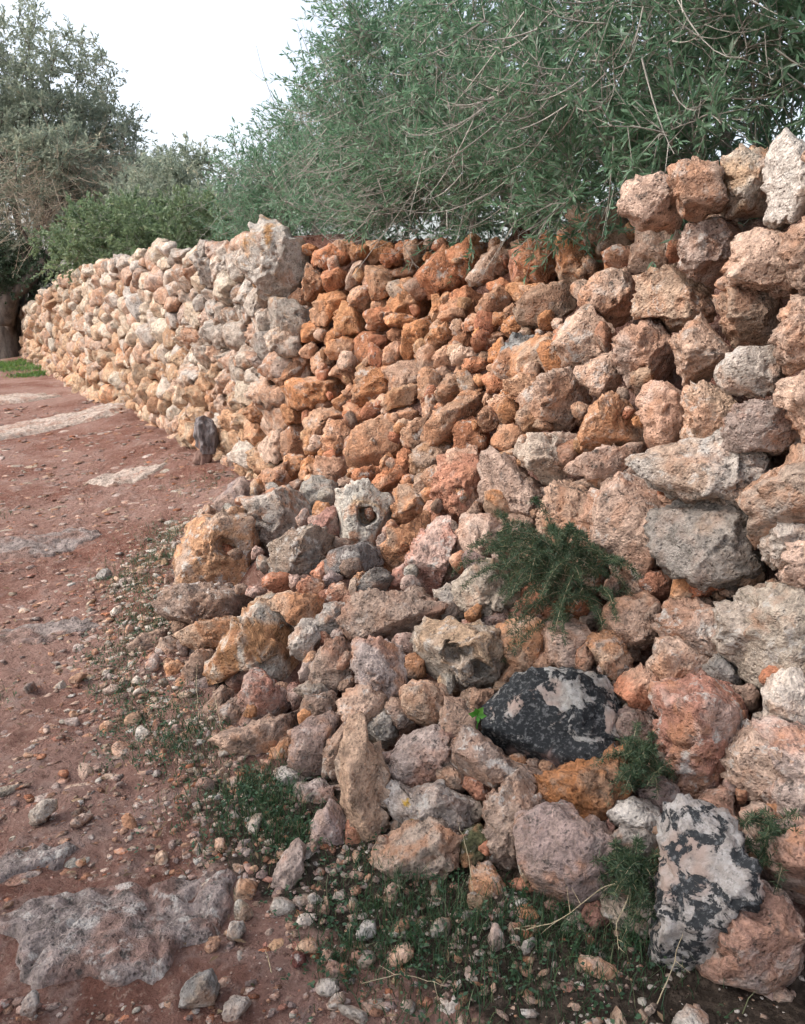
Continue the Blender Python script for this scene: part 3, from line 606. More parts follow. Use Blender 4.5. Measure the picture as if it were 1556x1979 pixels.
('G','orange','orange red fist-sized stone at the edge of the bedrock slab',(-0.407,1.809,0.017),"-35,-9 -18,26 12,30 35,11 22,-19 -8,-34"),
('G','tan','tan stone just above the orange red fist-sized one',(-0.442,1.893,0.012),"-22,-7 -10,19 24,13 16,-7 -4,-23"),
('G','pink','pinkish stone at the lower end of the bright grass tuft',(-0.391,1.921,0.016),"-24,-4 -8,22 20,22 18,-9 -3,-30"),
('G','grey','grey white stone in the grass under the slanted pinkish one',(-0.255,1.778,0.011),"-27,-11 -22,13 17,18 32,-1 -3,-21"),
('G','pale','whitish stone lying deepest in the grass, left of the others',(-0.237,1.711,0.010),"-32,-6 -13,18 25,13 30,-6 -8,-20"),
('G','pale','pale tan stone upright in the grass below the low red one',(-0.163,1.782,0.013),"-27,-6 -7,19 17,24 22,-6 -7,-25"),
('G','grey','grey stone right of the pale tan upright one',(-0.124,1.752,0.014),"-20,-1 -5,28 14,24 19,-15 -10,-29"),
('G','pale','white stone left of the triangular tan boulder',(-0.063,1.823,0.012),"-26,5 9,25 29,15 14,-15 -21,-25"),
('G','pale','pale broken stone in the middle of the dark grass',(-0.086,1.661,0.021),"-29,-1 -10,26 22,26 27,-1 -6,-38"),
('G','pinkgrey','small pinkish stone above the pale broken one',(-0.033,1.762,0.011),"-19,-1 -5,28 15,14 15,-20 -5,-25"),
('G','greydk','larger grey stone half sunk in grass below the triangular boulder',(0.116,1.645,0.017),"-46,1 -23,33 22,38 41,1 36,-31 -23,-35"),
('G','grey','round whitish grey cobble in the lower grass',(-0.084,1.582,0.011),"-26,-1 -8,24 19,22 25,-1 10,-23 -17,-23"),
('G','peach','peach stone above the red shard',(-0.172,1.597,0.010),"-20,-7 -11,19 16,15 16,-12 -2,-21"),
('G','red','red shard left of the round whitish cobble',(-0.142,1.558,0.009),"-24,-2 11,20 20,2 -2,-20"),
('G','pale','pale angular stone below the red shard',(-0.167,1.506,0.013),"-29,-3 -16,14 18,19 31,2 -8,-24"),
('G','pale','pale pinkish stone under the pale angular one',(-0.143,1.476,0.007),"-24,-8 -11,9 14,18 20,-3 -3,-16"),
('G','darkred','dark red round stone on bare earth',(-0.242,1.591,0.009),"-20,4 -7,19 16,13 20,-10 -2,-19 -18,-10"),
('G','pale','pale stone at the bottom of the grass',(0.100,1.454,0.011),"-29,-4 -16,21 9,29 27,12 17,-25 -16,-25"),
('G','pale','whitish stone left of the small red one at the bottom',(0.010,1.457,0.009),"-14,-1 -9,16 11,12 14,-9 -5,-18"),
('G','red','small red stone at the bottom of the grass',(0.055,1.470,0.006),"-14,-1 -3,15 14,7 9,-10 -7,-14"),
('G','greydk','big rounded grey cobble at the bottom edge of the path',(-0.446,1.483,0.017),"-46,4 -4,38 30,55 42,26 38,-17 8,-42 -42,-42"),
('G','grey','mottled grey cobble right of the big rounded grey one',(-0.359,1.452,0.011),"-31,1 -10,26 23,22 31,-3 11,-24 -23,-24"),
('G','peach','peach stone touching the right edge of the bedrock slab',(-0.450,1.632,0.010),"-23,-12 -9,15 22,20 13,-12 -9,-21"),
('G','pale','pale flat stone right of the bedrock slab',(-0.404,1.673,0.014),"-23,-18 -18,19 24,24 19,-13 -9,-27"),
('G','tan','tan stone between the orange red stone and the pale flat one',(-0.392,1.737,0.010),"-19,-5 -5,19 16,14 14,-10 -5,-20"),
('G','grey','pale grey stone above the grass tuft',(-0.495,2.194,0.005),"-22,-13 -11,11 18,17 13,-13"),
('G','peach','small orange stone standing above the grass tuft',(-0.525,2.271,0.012),"-20,-29 -8,31 10,37 16,-5 10,-29"),
('G','grey','grey stone left of the small standing orange one',(-0.558,2.193,0.010),"-28,-11 1,24 24,12 7,-22"),
('G','black','black shard of stone on the path edge',(-0.518,1.969,0.007),"-10,-7 -8,15 8,9 11,-7 0,-15"),
('G','pale','white pebble beside the small orange stone',(0.360,1.727,0.008),"-17,13 -1,24 18,2 12,-19 -9,-19"),
('G','pink','pink stone half buried in dark soil',(0.333,1.513,0.009),"-30,2 -3,22 21,12 26,-12 -13,-20"),
('G','grey','small grey stone at the bottom edge in dark soil',(0.545,1.441,0.006),"-24,6 -3,18 25,6 20,-13 -17,-15"),
('G','pale','pale ragged stone sunk in the red path',(-1.063,2.128,0.027),"-36,-43 -31,3 -5,33 40,41 45,15 10,-13 -13,-51"),
('G','grey','pale grey stone on the path at the far left bottom',(-0.805,1.459,0.014),"-20,-17 -14,17 14,28 19,0 3,-28"),
('G','tan','flat dark stone lying on the middle of the path',(-1.303,3.035,0.014),"-38,-13 3,25 40,18 13,-13 -18,-27"),
('G','pinkgrey','flat pinkish stone on the path near the heap edge',(-1.133,2.943,0.012),"-42,-4 -2,22 45,16 18,-14 -22,-24"),
('G','pale','pale flat stone in the weeds left of the dark brown foot stone',(-0.864,2.852,0.014),"-43,7 -14,26 35,17 35,-17 -14,-28"),
('G','grey','whitish grey stone with a spot, on the path side',(-1.633,4.289,0.020),"-43,-26 -24,31 33,36 41,-3 -1,-40"),
('G','pale','white sliver of stone on the earth below the wooden stump',(-1.651,6.080,0.014),"-50,-22 -23,17 47,29 40,-2 -15,-30"),
('W','tan','',(1.385,1.754,0.595),"-34,136 4,131 87,117 125,-88 34,-178 -50,-166 -164,47"),
('W','pale','',(1.029,2.403,1.284),"97,-7 82,-67 -55,-75 -116,-15 -57,80 48,83"),
('W','pink','',(1.217,2.047,1.663),"47,121 95,85 108,-43 -3,-128 -101,-90 -146,56"),
('W','pink','',(1.499,1.561,0.461),"239,197 226,-204 -113,-199 -217,62 -135,144"),
('W','pink','',(1.343,1.832,1.657),"-11,163 222,84 232,-105 -81,-132 -172,-62 -190,52"),
('W','peach','',(1.128,2.169,1.238),"66,111 114,65 111,-124 -57,-130 -124,10 -110,68"),
('W','tangrey','',(1.259,1.976,1.236),"139,115 180,66 129,-87 1,-150 -140,-107 -150,-83 -138,96 -20,150"),
('W','tan','',(0.956,2.955,1.496),"13,139 152,31 129,-52 -7,-122 -150,-63 -137,66"),
('W','peach','',(1.296,1.912,0.732),"45,163 162,100 167,-34 28,-147 -38,-144 -110,-104 -165,23 -89,143"),
('W','pink','',(0.861,3.012,1.289),"-10,141 118,89 158,-102 -22,-150 -51,-113 -107,34 -86,101"),
('W','pale','',(1.299,1.907,0.103),"128,129 136,-181 -21,-174 -182,37 -60,189"),
('W','peach','',(1.146,2.281,1.630),"48,132 76,114 119,-51 -17,-144 -83,-115 -144,63"),
('W','pale','',(1.391,1.741,1.245),"169,100 164,10 -38,-161 -164,-46 -131,97"),
('W','pink','',(0.830,2.891,1.800),"74,93 123,-39 92,-85 -53,-61 -119,-2 -116,93"),
('W','pinkgrey','',(1.367,1.786,1.424),"173,136 182,-93 -113,-103 -140,-60 -102,121"),
('W','pink','',(1.397,1.735,0.272),"184,-175 -109,-185 -109,77 -51,145 85,138"),
('W','tangrey','',(1.055,2.019,0.626),"-139,153 -106,147 180,93 213,-55 0,-174 -148,-164"),
('W','tan','',(1.093,2.138,0.991),"127,-78 -118,-158 -171,-154 -170,-1 1,139 159,130 172,122"),
('W','tangrey','',(1.072,2.722,1.831),"103,129 93,-84 -36,-90 -60,-75 -100,120"),
('W','orange','',(0.811,4.054,1.642),"-113,152 27,151 132,-9 21,-104 -7,-116 -60,-74"),
('W','pale','',(1.423,1.687,0.851),"213,39 219,-88 -75,-102 -166,-46 -149,63 -41,134"),
('W','tan','',(1.374,1.776,1.850),"169,144 163,-112 13,-115 -132,-59 -213,142"),
('W','peach','',(0.741,3.455,1.320),"142,55 128,-25 -49,-119 -71,-111 -139,38 -11,163"),
('W','pink','',(1.223,2.038,0.429),"92,125 195,68 50,-164 -165,-27 -172,-2"),
('W','pink','',(0.997,2.796,1.669),"66,110 132,61 60,-122 6,-131 -91,-51 -104,44 -68,89"),
('W','pink','',(1.342,1.829,1.001),"34,-119 -14,-126 -102,-77 -134,135 -9,188 123,64 102,-66"),
('W','pink','',(0.872,2.678,1.136),"66,-130 -62,-130 -110,61 51,103 55,96"),
('W','tan','',(1.029,2.545,1.457),"88,-105 -8,-113 -84,7 -82,73 -57,97 143,41"),
('W','pink','',(1.116,2.025,0.830),"148,3 85,-110 -146,-58 -139,50 52,115"),
('W','tan','',(1.256,1.979,1.853),"97,135 141,-28 -19,-141 -81,-95 -138,130"),
('W','peach','',(1.156,2.158,1.830),"107,138 166,-52 -48,-123 -62,-95 -163,133"),
('W','tan','',(0.951,4.062,1.803),"-180,111 105,100 162,48 124,-191 -34,-182 -177,113"),
('W','tan','',(1.188,2.099,1.445),"-2,152 99,95 113,-63 -10,-145 -71,-104 -129,65"),
('W','tan','',(1.467,1.613,1.069),"-3,177 164,178 159,-161 74,-159 -193,-72 -201,38"),
('W','pinkgrey','',(1.042,2.304,1.133),"-134,-72 -92,77 33,99 104,-41 88,-63"),
('W','red','',(0.662,4.339,1.655),"-128,114 102,120 154,-90 -128,-144"),
('W','orange','',(0.757,2.948,1.070),"49,102 97,108 151,-125 -102,-120 -133,-51 -62,87"),
('W','tan','',(0.674,3.944,1.448),"73,126 134,84 146,19 -1,-106 -31,-112 -158,-89 -162,78"),
('W','peach','',(1.238,2.012,0.997),"-71,137 -45,130 98,93 123,-127 -8,-173 -97,-60"),
('W','tan','',(1.274,1.947,1.486),"64,-145 -76,-106 -104,70 10,128 106,53"),
('W','peach','',(0.630,3.313,1.107),"35,134 55,128 155,-22 79,-146 -157,-110 -166,17"),
('W','pale','',(1.127,2.480,1.816),"-74,142 60,147 147,-48 -47,-134 -85,-108"),
('W','tan','',(1.310,1.883,0.392),"-8,143 46,137 137,-60 53,-121 -114,-55 -115,-43"),
('W','peach','',(0.876,3.534,1.493),"117,79 102,-88 45,-122 8,-125 -139,-24 -149,24 -63,134 79,121"),
('W','redbrown','',(0.603,3.127,0.958),"-154,40 34,43 71,30 97,-21 102,-45 -150,-47"),
('W','tan','',(0.955,2.523,1.151),"24,108 97,31 50,-113 -82,-124 -90,98"),
('W','orange','',(0.586,3.721,1.225),"-114,124 65,130 158,-31 11,-116 -120,-108"),
('W','pinkgrey','',(0.998,1.758,0.401),"-126,110 -25,102 133,23 138,16 11,-126 -131,-124"),
('W','peach','',(0.768,3.193,1.200),"45,111 91,-47 -19,-94 -116,30"),
('W','peach','',(1.076,2.499,1.595),"-75,116 41,113 104,-75 74,-103 -144,-51"),
('W','peach','',(0.926,2.720,1.831),"61,84 87,-78 -44,-93 -104,86"),
('W','peach','',(0.951,2.639,1.320),"125,32 63,-79 -56,-103 -60,-83 -104,76 31,158"),
('W','pinkgrey','',(0.932,1.548,0.260),"-139,115 -3,127 142,-48 139,-96 -140,-98"),
('W','peach','',(1.051,3.598,1.684),"125,-43 -71,-111 -102,-76 -62,126 110,104"),
('W','peach','',(1.104,2.295,1.430),"-23,90 18,90 61,81 128,-116 -51,-143 -89,-68 -45,66"),
('W','peach','',(1.472,1.598,0.697),"118,100 143,-63 -109,-96 -152,58"),
('F','pinkgrey','',(0.558,1.686,0.134),"-42,38 -16,60 19,57 48,37 61,5 49,-26 29,-51 -3,-61 -32,-46 -53,-23 -59,10"),
('W','peach','',(0.644,2.718,0.549),"-35,70 7,73 47,59 75,24 74,-21 53,-60 11,-75 -30,-67 -61,-40 -75,-2 -66,39"),
('F','orange','',(0.644,1.963,0.264),"37,-41 10,-57 -21,-51 -50,-34 -57,-2 -51,31 -25,51 6,57 35,43 55,18 61,-16"),
('F','orange','',(0.587,1.732,0.179),"-24,43 11,50 44,33 60,0 52,-34 9,-30 -3,-28 -11,-26 -23,-24 -62,-8 -53,25"),
('W','orange','',(0.589,2.667,0.480),"25,32 48,23 87,-11 60,-48 22,-74 -25,-69 -59,-37 -78,6 -63,50 -27,77 11,50"),
('F','mauve','',(0.659,2.094,0.299),"-79,-4 -66,38 -33,66 9,78 50,59 71,22 72,-20 54,-60 11,-63 -30,-72 -59,-42"),
('F','greydk','',(0.517,1.646,0.096),"-35,47 1,30 10,26 18,22 28,15 67,-15 40,-40 7,-48 -29,-44 -48,-14 -60,21"),
('W','redbrown','',(0.444,2.978,0.542),"-43,-75 -73,-38 -82,6 -66,49 -32,83 18,89 61,61 83,18 82,-32 48,-68 4,-92"),
('W','red','',(0.620,2.835,0.594),"21,78 53,38 96,10 27,-21 21,-31 10,-42 -12,-55 -52,-51 -80,-13 -58,28 -26,60"),
('B','orange','',(0.041,5.199,1.457),"-40,-110 -100,-82 -165,-22 -119,52 -94,148 2,149 85,120 120,44 170,-39 113,-118 29,-141"),
('W','red','',(0.485,2.730,0.438),"20,64 62,52 62,8 90,-40 40,-58 5,-85 -32,-60 -61,-33 -91,8 -67,54 -28,90"),
('B','red','',(-0.187,5.228,1.172),"131,-30 103,-106 25,-131 -62,-153 -130,-91 -118,-4 -124,72 -73,141 12,139 83,109 153,56"),
('B','red','',(0.379,4.934,1.699),"-110,-28 -154,51 -81,99 -13,112 50,103 131,79 154,-4 92,-63 45,-108 -26,-144 -89,-96"),
('W','brown','',(0.442,3.109,0.614),"-54,-74 -70,-31 -93,19 -44,46 -5,56 46,78 87,41 74,-12 45,-39 17,-42 -2,-42"),
('F','tangrey','',(-0.062,2.323,0.180),"9,-69 -30,-64 -53,-32 -69,1 -54,35 -22,49 10,69 46,54 62,19 61,-17 39,-45"),
('F','mauve','',(0.666,1.865,0.244),"-28,39 -3,56 23,42 47,27 62,-1 36,-22 20,-41 -11,-71 -42,-45 -39,-9 -64,24"),
('F','redbrown','',(0.275,1.850,0.065),"24,61 39,30 48,4 53,-30 30,-58 -7,-58 -30,-35 -48,-14 -67,19 -35,38 -8,43"),
('W','orange','',(1.014,2.299,0.715),"46,-23 34,-55 0,-52 -29,-44 -61,-26 -51,9 -35,35 -15,68 20,51 45,34 47,4"),
('F','greydk','',(0.799,1.668,0.221),"-23,49 8,58 34,40 40,12 39,-11 36,-41 8,-54 -22,-49 -41,-26 -43,0 -35,22"),
('F','orange','',(0.021,3.721,0.552),"-79,-38 -75,8 -78,62 -35,105 29,111 59,55 117,19 85,-39 48,-75 0,-100 -69,-108"),
('B','red','',(0.341,4.681,1.458),"141,46 88,-22 79,-84 24,-124 -30,-76 -114,-80 -145,-5 -100,61 -35,75 15,118 75,90"),
('B','peach','',(0.011,4.711,1.050),"64,119 117,65 111,-7 95,-69 34,-90 -27,-127 -96,-96 -97,-21 -142,53 -52,71 -7,102"),
('F','greydk','',(0.140,1.833,0.000),"5,-41 -19,-40 -38,-24 -54,1 -46,31 -15,36 9,46 39,42 42,10 39,-13 38,-47"),
('B','redsoil','',(0.324,3.835,0.852),"80,31 101,-24 80,-87 12,-80 -30,-63 -96,-63 -88,-2 -66,38 -40,72 8,126 37,53"),
('F','tan','',(-0.293,2.172,0.007),"-48,52 -10,51 18,44 59,41 54,2 46,-27 27,-56 -8,-64 -39,-47 -40,-12 -59,16"),
('F','red','',(-0.098,1.963,0.006),"30,-50 -1,-50 -24,-40 -40,-21 -44,2 -49,37 -23,69 15,53 34,28 39,3 63,-32"),
('F','brown','',(-0.001,2.333,0.221),"9,49 32,28 38,1 57,-33 23,-49 -4,-63 -15,-23 -24,-16 -23,-5 -64,41 -30,69"),
('B','redbrown','',(-0.722,5.470,0.548),"36,133 102,91 136,18 99,-51 69,-130 -15,-131 -101,-126 -101,-33 -101,22 -85,78 -38,128"),
('W','red','',(0.824,2.507,0.592),"-8,62 21,41 43,25 71,-2 56,-37 21,-45 -5,-46 -42,-53 -44,-16 -65,17 -48,54"),
('B','peach','',(-0.767,4.911,0.414),"0,83 73,125 79,39 118,-7 102,-70 38,-79 -11,-95 -70,-81 -149,-38 -128,47 -52,76"),
('B','orange','',(0.197,4.846,1.426),"54,-59 10,-80 -53,-103 -55,-27 -36,7 -31,26 -38,89 11,88 37,49 48,20 53,-10"),
('F','greydk','',(0.172,2.787,0.413),"-67,-70 -49,-13 -48,17 -57,77 -5,89 35,59 45,21 67,-7 73,-56 19,-52 -13,-64"),
('F','greydk','',(0.898,2.111,0.481),"-55,-17 -62,17 -33,37 -9,57 15,35 40,27 55,1 56,-34 25,-52 -5,-40 -26,-32"),
('F','redpink','',(-0.476,2.375,-0.000),"3,46 53,66 76,24 59,-18 34,-42 7,-66 -30,-61 -50,-32 -54,-1 -79,47 -20,36"),
('B','peach','',(0.467,3.720,1.008),"54,51 84,19 74,-24 44,-50 11,-100 -47,-90 -48,-26 -92,10 -77,64 -22,76 19,69"),
('B','redsoil','',(0.055,5.421,1.745),"111,22 88,-29 62,-74 11,-155 -68,-118 -80,-36 -145,26 -96,94 -17,91 33,91 102,88"),
('F','mauve','',(-0.778,2.909,0.014),"-45,56 -4,54 53,83 93,39 62,-15 41,-44 21,-87 -19,-64 -41,-40 -62,-16 -99,35"),
('F','greydk','',(0.569,1.615,0.117),"-7,-16 -14,-13 -18,-6 -28,4 -16,9 -9,17 2,15 37,28 29,-1 21,-17 3,-19"),
('F','mauve','',(-0.978,4.647,0.359),"-66,-99 -144,-66 -109,12 -57,44 -26,87 47,140 119,90 125,6 76,-46 38,-76 -5,-91"),
('B','red','',(-0.249,4.842,0.811),"-100,76 -37,108 19,64 100,84 121,13 85,-43 49,-79 2,-105 -43,-78 -81,-46 -114,7"),
('F','red','',(0.310,1.765,0.064),"47,-8 33,-37 1,-32 -17,-20 -53,-26 -27,6 -18,14 -12,20 -2,34 17,33 30,17"),
('F','red','',(0.216,2.037,0.171),"-3,-36 -24,-32 -52,-18 -58,15 -32,36 -5,40 16,32 45,27 56,-1 36,-23 19,-39"),
('W','redbrown','',(0.697,2.966,0.802),"57,30 61,-3 47,-32 22,-52 -16,-80 -39,-39 -52,-9 -76,33 -35,54 1,52 30,48"),
('W','redbrown','',(0.630,2.544,0.466),"-26,14 -18,22 -8,33 19,54 33,28 52,3 57,-41 8,-33 -16,-39 -53,-40 -49,-2"),
('F','tan','',(0.138,2.083,0.171),"-34,18 -19,32 3,67 23,33 40,16 51,-11 45,-46 8,-43 -15,-35 -36,-26 -64,-5"),
('F','redbrown','',(0.793,1.803,0.274),"-5,-40 -20,-24 -47,-16 -47,11 -24,25 -7,31 17,47 40,30 33,2 38,-22 22,-44"),
('W','pink','',(0.198,3.109,0.458),"13,-56 -34,-86 -59,-41 -55,0 -41,30 -25,65 16,81 42,44 50,14 58,-15 36,-36"),
('B','tan','',(-0.339,5.259,1.039),"-134,-31 -127,51 -51,82 3,88 48,72 92,46 110,-6 67,-42 49,-105 -13,-104 -43,-52"),
('F','tan','',(0.236,2.307,0.286),"-66,-5 -63,37 -18,41 8,40 48,56 50,15 39,-10 32,-31 18,-75 -10,-36 -38,-31"),
('B','tan','',(-0.516,5.460,1.067),"45,80 82,41 74,-9 59,-48 38,-102 -18,-93 -54,-60 -91,-25 -77,24 -48,58 -11,133"),
('F','redpink','',(-0.351,3.761,0.467),"62,58 67,14 84,-34 64,-96 -1,-75 -31,-41 -98,-37 -108,23 -45,46 -16,65 23,78"),
('B','orange','',(-0.166,5.542,1.769),"-117,65 -46,82 3,80 59,84 136,52 100,-21 53,-54 23,-123 -48,-117 -64,-43 -100,-4"),
('F','orange','',(-1.149,3.701,-0.016),"70,-73 10,-58 -24,-50 -102,-64 -96,3 -53,37 -34,73 7,72 42,57 70,28 109,-24"),
('W','brown','',(0.459,2.841,0.497),"-31,12 -23,25 -8,29 6,33 44,44 48,12 42,-16 17,-27 -4,-44 -48,-58 -43,-10"),
('F','redpink','',(0.461,1.644,0.080),"7,37 16,16 19,6 25,-3 28,-20 13,-30 -4,-28 -22,-21 -44,-4 -28,18 -10,28"),
('F','orange','',(-0.386,2.396,0.064),"-37,-49 -64,-22 -42,12 -23,28 -6,50 27,56 40,25 47,1 40,-23 21,-38 -2,-40"),
('B','peach','',(0.002,4.427,0.851),"-16,65 27,80 93,73 110,10 64,-34 35,-67 -12,-127 -43,-51 -84,-28 -128,30 -48,49"),
('F','brown','',(0.538,1.716,0.158),"-11,-23 -26,-13 -28,5 -19,21 -1,19 8,13 17,12 25,3 17,-6 12,-11 4,-19"),
('F','orange','',(0.039,2.509,0.296),"44,-19 26,-36 5,-47 -22,-49 -38,-27 -39,-2 -36,23 -26,64 14,63 28,24 43,6"),
('B','tan','',(0.127,4.597,1.148),"-53,0 -67,46 -28,67 14,65 56,49 66,6 45,-28 30,-59 -5,-91 -25,-36 -34,-19"),
('F','mauve','',(0.143,1.973,0.102),"24,-21 10,-30 -8,-38 -26,-28 -38,-11 -56,17 -24,27 -4,33 17,31 49,26 55,-6"),
('F','mauve','',(0.334,2.667,0.406),"-76,-6 -46,24 -18,32 2,43 35,47 60,22 58,-14 32,-33 9,-47 -14,-36 -44,-33"),
('B','redbrown','',(0.446,4.246,1.285),"5,-66 -46,-81 -81,-41 -78,10 -43,37 -19,58 14,63 55,58 102,25 53,-16 39,-47"),
('F','brown','',(0.928,2.020,0.459),"-25,-14 -43,2 -36,25 -14,34 6,37 24,28 32,9 30,-9 31,-37 6,-53 -12,-23"),
('F','redpink','',(-0.620,2.855,0.107),"-69,-22 -45,11 -28,28 -12,52 24,67 58,44 42,4 34,-19 32,-63 -8,-71 -27,-31"),
('F','redpink','',(0.014,2.628,0.339),"45,37 46,6 39,-19 23,-40 -3,-56 -25,-35 -39,-15 -57,11 -34,31 -9,35 14,44"),
('W','pink','',(0.696,2.601,0.551),"-20,12 -18,30 1,50 18,29 33,14 50,-11 23,-26 4,-40 -20,-36 -40,-23 -31,1"),
('F','orange','',(0.910,1.742,0.294),"6,-25 -7,-24 -29,-22 -36,-2 -34,22 -9,25 8,30 25,23 28,6 26,-9 23,-26"),
('F','greydk','',(-0.384,2.202,-0.017),"-17,35 5,41 34,41 35,11 33,-9 30,-34 9,-55 -13,-31 -30,-21 -43,-2 -41,24"),
('F','orange','',(0.631,1.777,0.218),"-43,27 -12,28 2,20 9,16 29,15 34,-2 25,-18 13,-43 -11,-32 -21,-13 -25,2"),
('W','peach','',(0.702,2.387,0.428),"-27,-25 -34,-8 -41,14 -34,43 -4,36 16,28 44,21 49,-8 35,-32 7,-33 -11,-36"),
('F','mauve','',(0.797,1.721,0.249),"-9,-43 -19,-22 -24,-7 -25,9 -22,33 0,47 16,22 24,9 28,-5 22,-18 10,-27"),
('F','red','',(0.133,3.496,0.572),"-48,7 -44,37 -20,63 16,62 33,31 44,8 60,-25 31,-46 1,-75 -28,-43 -43,-19"),
('W','orange','',(0.989,2.416,0.859),"-31,25 -12,35 8,36 31,32 30,8 30,-9 28,-34 6,-49 -13,-27 -34,-19 -42,3"),
('B','redsoil','',(-0.181,4.220,0.588),"58,-52 15,-50 -15,-52 -78,-65 -93,-10 -78,40 -29,51 4,51 45,62 93,38 79,-14"),
('B','redbrown','',(0.325,4.395,1.251),"77,16 80,-29 39,-49 7,-57 -23,-48 -87,-50 -88,5 -47,36 -19,54 19,81 42,40"),
('B','orange','',(-0.547,4.828,0.482),"-81,-70 -62,-8 -55,29 -37,68 7,107 41,53 61,24 65,-11 63,-54 20,-59 -21,-79"),
('W','red','',(0.880,2.648,0.846),"-17,-50 -24,-21 -39,-7 -34,13 -36,50 -3,41 18,31 48,21 54,-10 24,-25 9,-44"),
('F','red','',(-0.516,3.216,0.349),"-67,23 -40,53 -1,42 23,36 59,29 74,-7 40,-30 19,-45 -6,-44 -34,-39 -67,-18"),
('F','redpink','',(-0.010,3.034,0.432),"41,-2 39,-25 20,-38 -1,-44 -23,-37 -55,-24 -45,7 -31,30 -8,48 30,66 33,18"),
('B','redsoil','',(0.009,4.078,0.683),"-31,34 -11,79 40,81 50,28 57,-3 33,-24 36,-80 -7,-59 -32,-41 -85,-28 -50,12"),
('F','greydk','',(-0.020,1.899,-0.003),"-37,-18 -29,3 -34,26 -14,37 5,27 17,18 38,8 46,-19 21,-31 0,-29 -13,-21"),
('B','orange','',(0.533,4.155,1.338),"12,-58 -15,-40 -33,-31 -50,-14 -52,12 -42,43 -11,77 29,58 32,15 79,-13 50,-49"),
('F','brown','',(0.646,2.229,0.356),"-10,-30 -22,-16 -36,-2 -38,22 -22,44 4,32 18,23 31,11 34,-7 28,-27 12,-50"),
('F','redpink','',(-0.365,2.582,0.166),"15,29 42,24 45,-3 30,-23 18,-49 -13,-56 -25,-24 -36,-8 -37,13 -34,43 -5,52"),
('F','mauve','',(0.710,2.149,0.344),"-20,21 -4,44 17,27 22,8 27,-7 26,-26 6,-25 -5,-21 -16,-19 -23,-9 -30,7"),
('F','tan','',(0.449,2.419,0.369),"-16,37 6,40 26,28 46,11 50,-20 18,-27 0,-31 -25,-40 -44,-22 -34,3 -28,20"),
('F','redpink','',(0.369,1.683,0.057),"-26,10 -19,27 -1,31 12,20 20,11 30,-1 31,-21 11,-23 -3,-26 -13,-16 -42,-11"),
('B','redbrown','',(0.007,5.332,1.624),"44,12 102,-26 36,-33 13,-38 -10,-38 -38,-31 -108,-4 -65,43 -16,46 11,40 32,30"),
('F','redpink','',(0.404,2.687,0.431),"-7,-43 -25,-26 -34,-7 -33,14 -17,26 -2,51 17,30 20,11 29,0 35,-22 16,-33"),
('F','greydk','',(0.628,1.516,0.079),"-5,-22 -14,-14 -26,-5 -35,15 -16,25 0,38 10,14 20,8 28,-4 28,-24 11,-32"),
('W','peach','',(0.681,2.741,0.611),"44,-25 8,-20 -5,-23 -16,-19 -24,-9 -36,6 -22,17 -10,25 5,26 20,18 36,3"),
('F','redpink','',(0.079,1.842,-0.007),"-26,-12 -38,9 -24,29 0,24 15,23 25,13 21,0 18,-9 18,-26 2,-29 -11,-21"),
('F','orange','',(-0.357,2.272,0.024),"-19,-31 -28,-12 -33,6 -37,34 -10,40 8,25 27,23 39,7 26,-10 26,-37 1,-44"),
('B','redsoil','',(0.520,4.482,1.538),"54,23 55,-10 67,-64 14,-61 -15,-40 -48,-37 -85,-8 -67,34 -22,35 1,63 44,65"),
('F','redbrown','',(-0.281,3.448,0.452),"-1,32 13,27 48,28 59,-3 34,-25 12,-36 -14,-41 -49,-37 -49,-2 -31,19 -21,37"),
('F','mauve','',(-0.920,3.054,-0.008),"-42,-17 -48,8 -29,26 -14,59 11,28 39,28 62,3 30,-18 18,-35 -4,-50 -24,-33"),
('W','peach','',(0.919,2.356,0.590),"26,31 43,12 30,-11 19,-25 4,-31 -12,-30 -24,-19 -31,-4 -36,18 -21,36 2,25"),
('W','brown','',(0.801,2.825,0.898),"-14,38 8,38 22,23 38,11 49,-15 20,-22 4,-35 -19,-37 -44,-24 -40,4 -25,20"),
('B','tan','',(0.511,4.764,1.758),"22,-41 -6,-61 -28,-31 -39,-15 -43,4 -37,21 -27,46 -1,46 27,39 67,18 63,-26"),
('B','peach','',(-0.381,5.649,1.793),"-41,-42 -74,-19 -97,29 -46,51 -12,60 19,52 72,51 95,3 62,-39 35,-81 -13,-65"),
('F','pinkgrey','',(-0.878,3.172,0.067),"49,16 42,-12 26,-32 4,-48 -27,-51 -42,-23 -37,2 -31,20 -21,44 4,43 32,40"),
('F','pinkgrey','',(-0.467,3.799,0.455),"-12,-40 -32,-28 -47,-5 -30,17 -16,38 12,73 23,20 32,6 32,-10 26,-27 11,-44"),
('F','mauve','',(0.589,1.913,0.242),"-27,-12 -19,3 -17,16 -9,38 7,18 16,11 32,2 21,-12 11,-19 -1,-24 -13,-21"),
('B','redsoil','',(0.029,3.876,0.636),"11,-29 -5,-32 -22,-26 -45,-14 -37,10 -28,33 -3,37 20,34 38,18 40,-5 33,-26"),
('F','redbrown','',(0.796,1.411,0.085),"20,1 19,-10 11,-21 -2,-21 -12,-14 -25,-6 -22,9 -11,17 -1,18 9,16 15,10"),
('B','peach','',(0.226,4.355,1.098),"67,-4 47,-38 14,-48 -18,-60 -37,-31 -48,-8 -64,25 -35,44 -6,42 18,40 62,37"),
('F','pinkgrey','',(-0.540,2.593,0.066),"-45,-13 -36,11 -18,23 -3,37 17,31 28,16 48,-1 29,-19 12,-25 -3,-28 -28,-33"),
('F','greydk','',(0.364,1.998,0.198),"-7,36 16,38 16,11 27,0 25,-17 15,-38 -6,-28 -19,-20 -25,-7 -23,6 -19,20"),
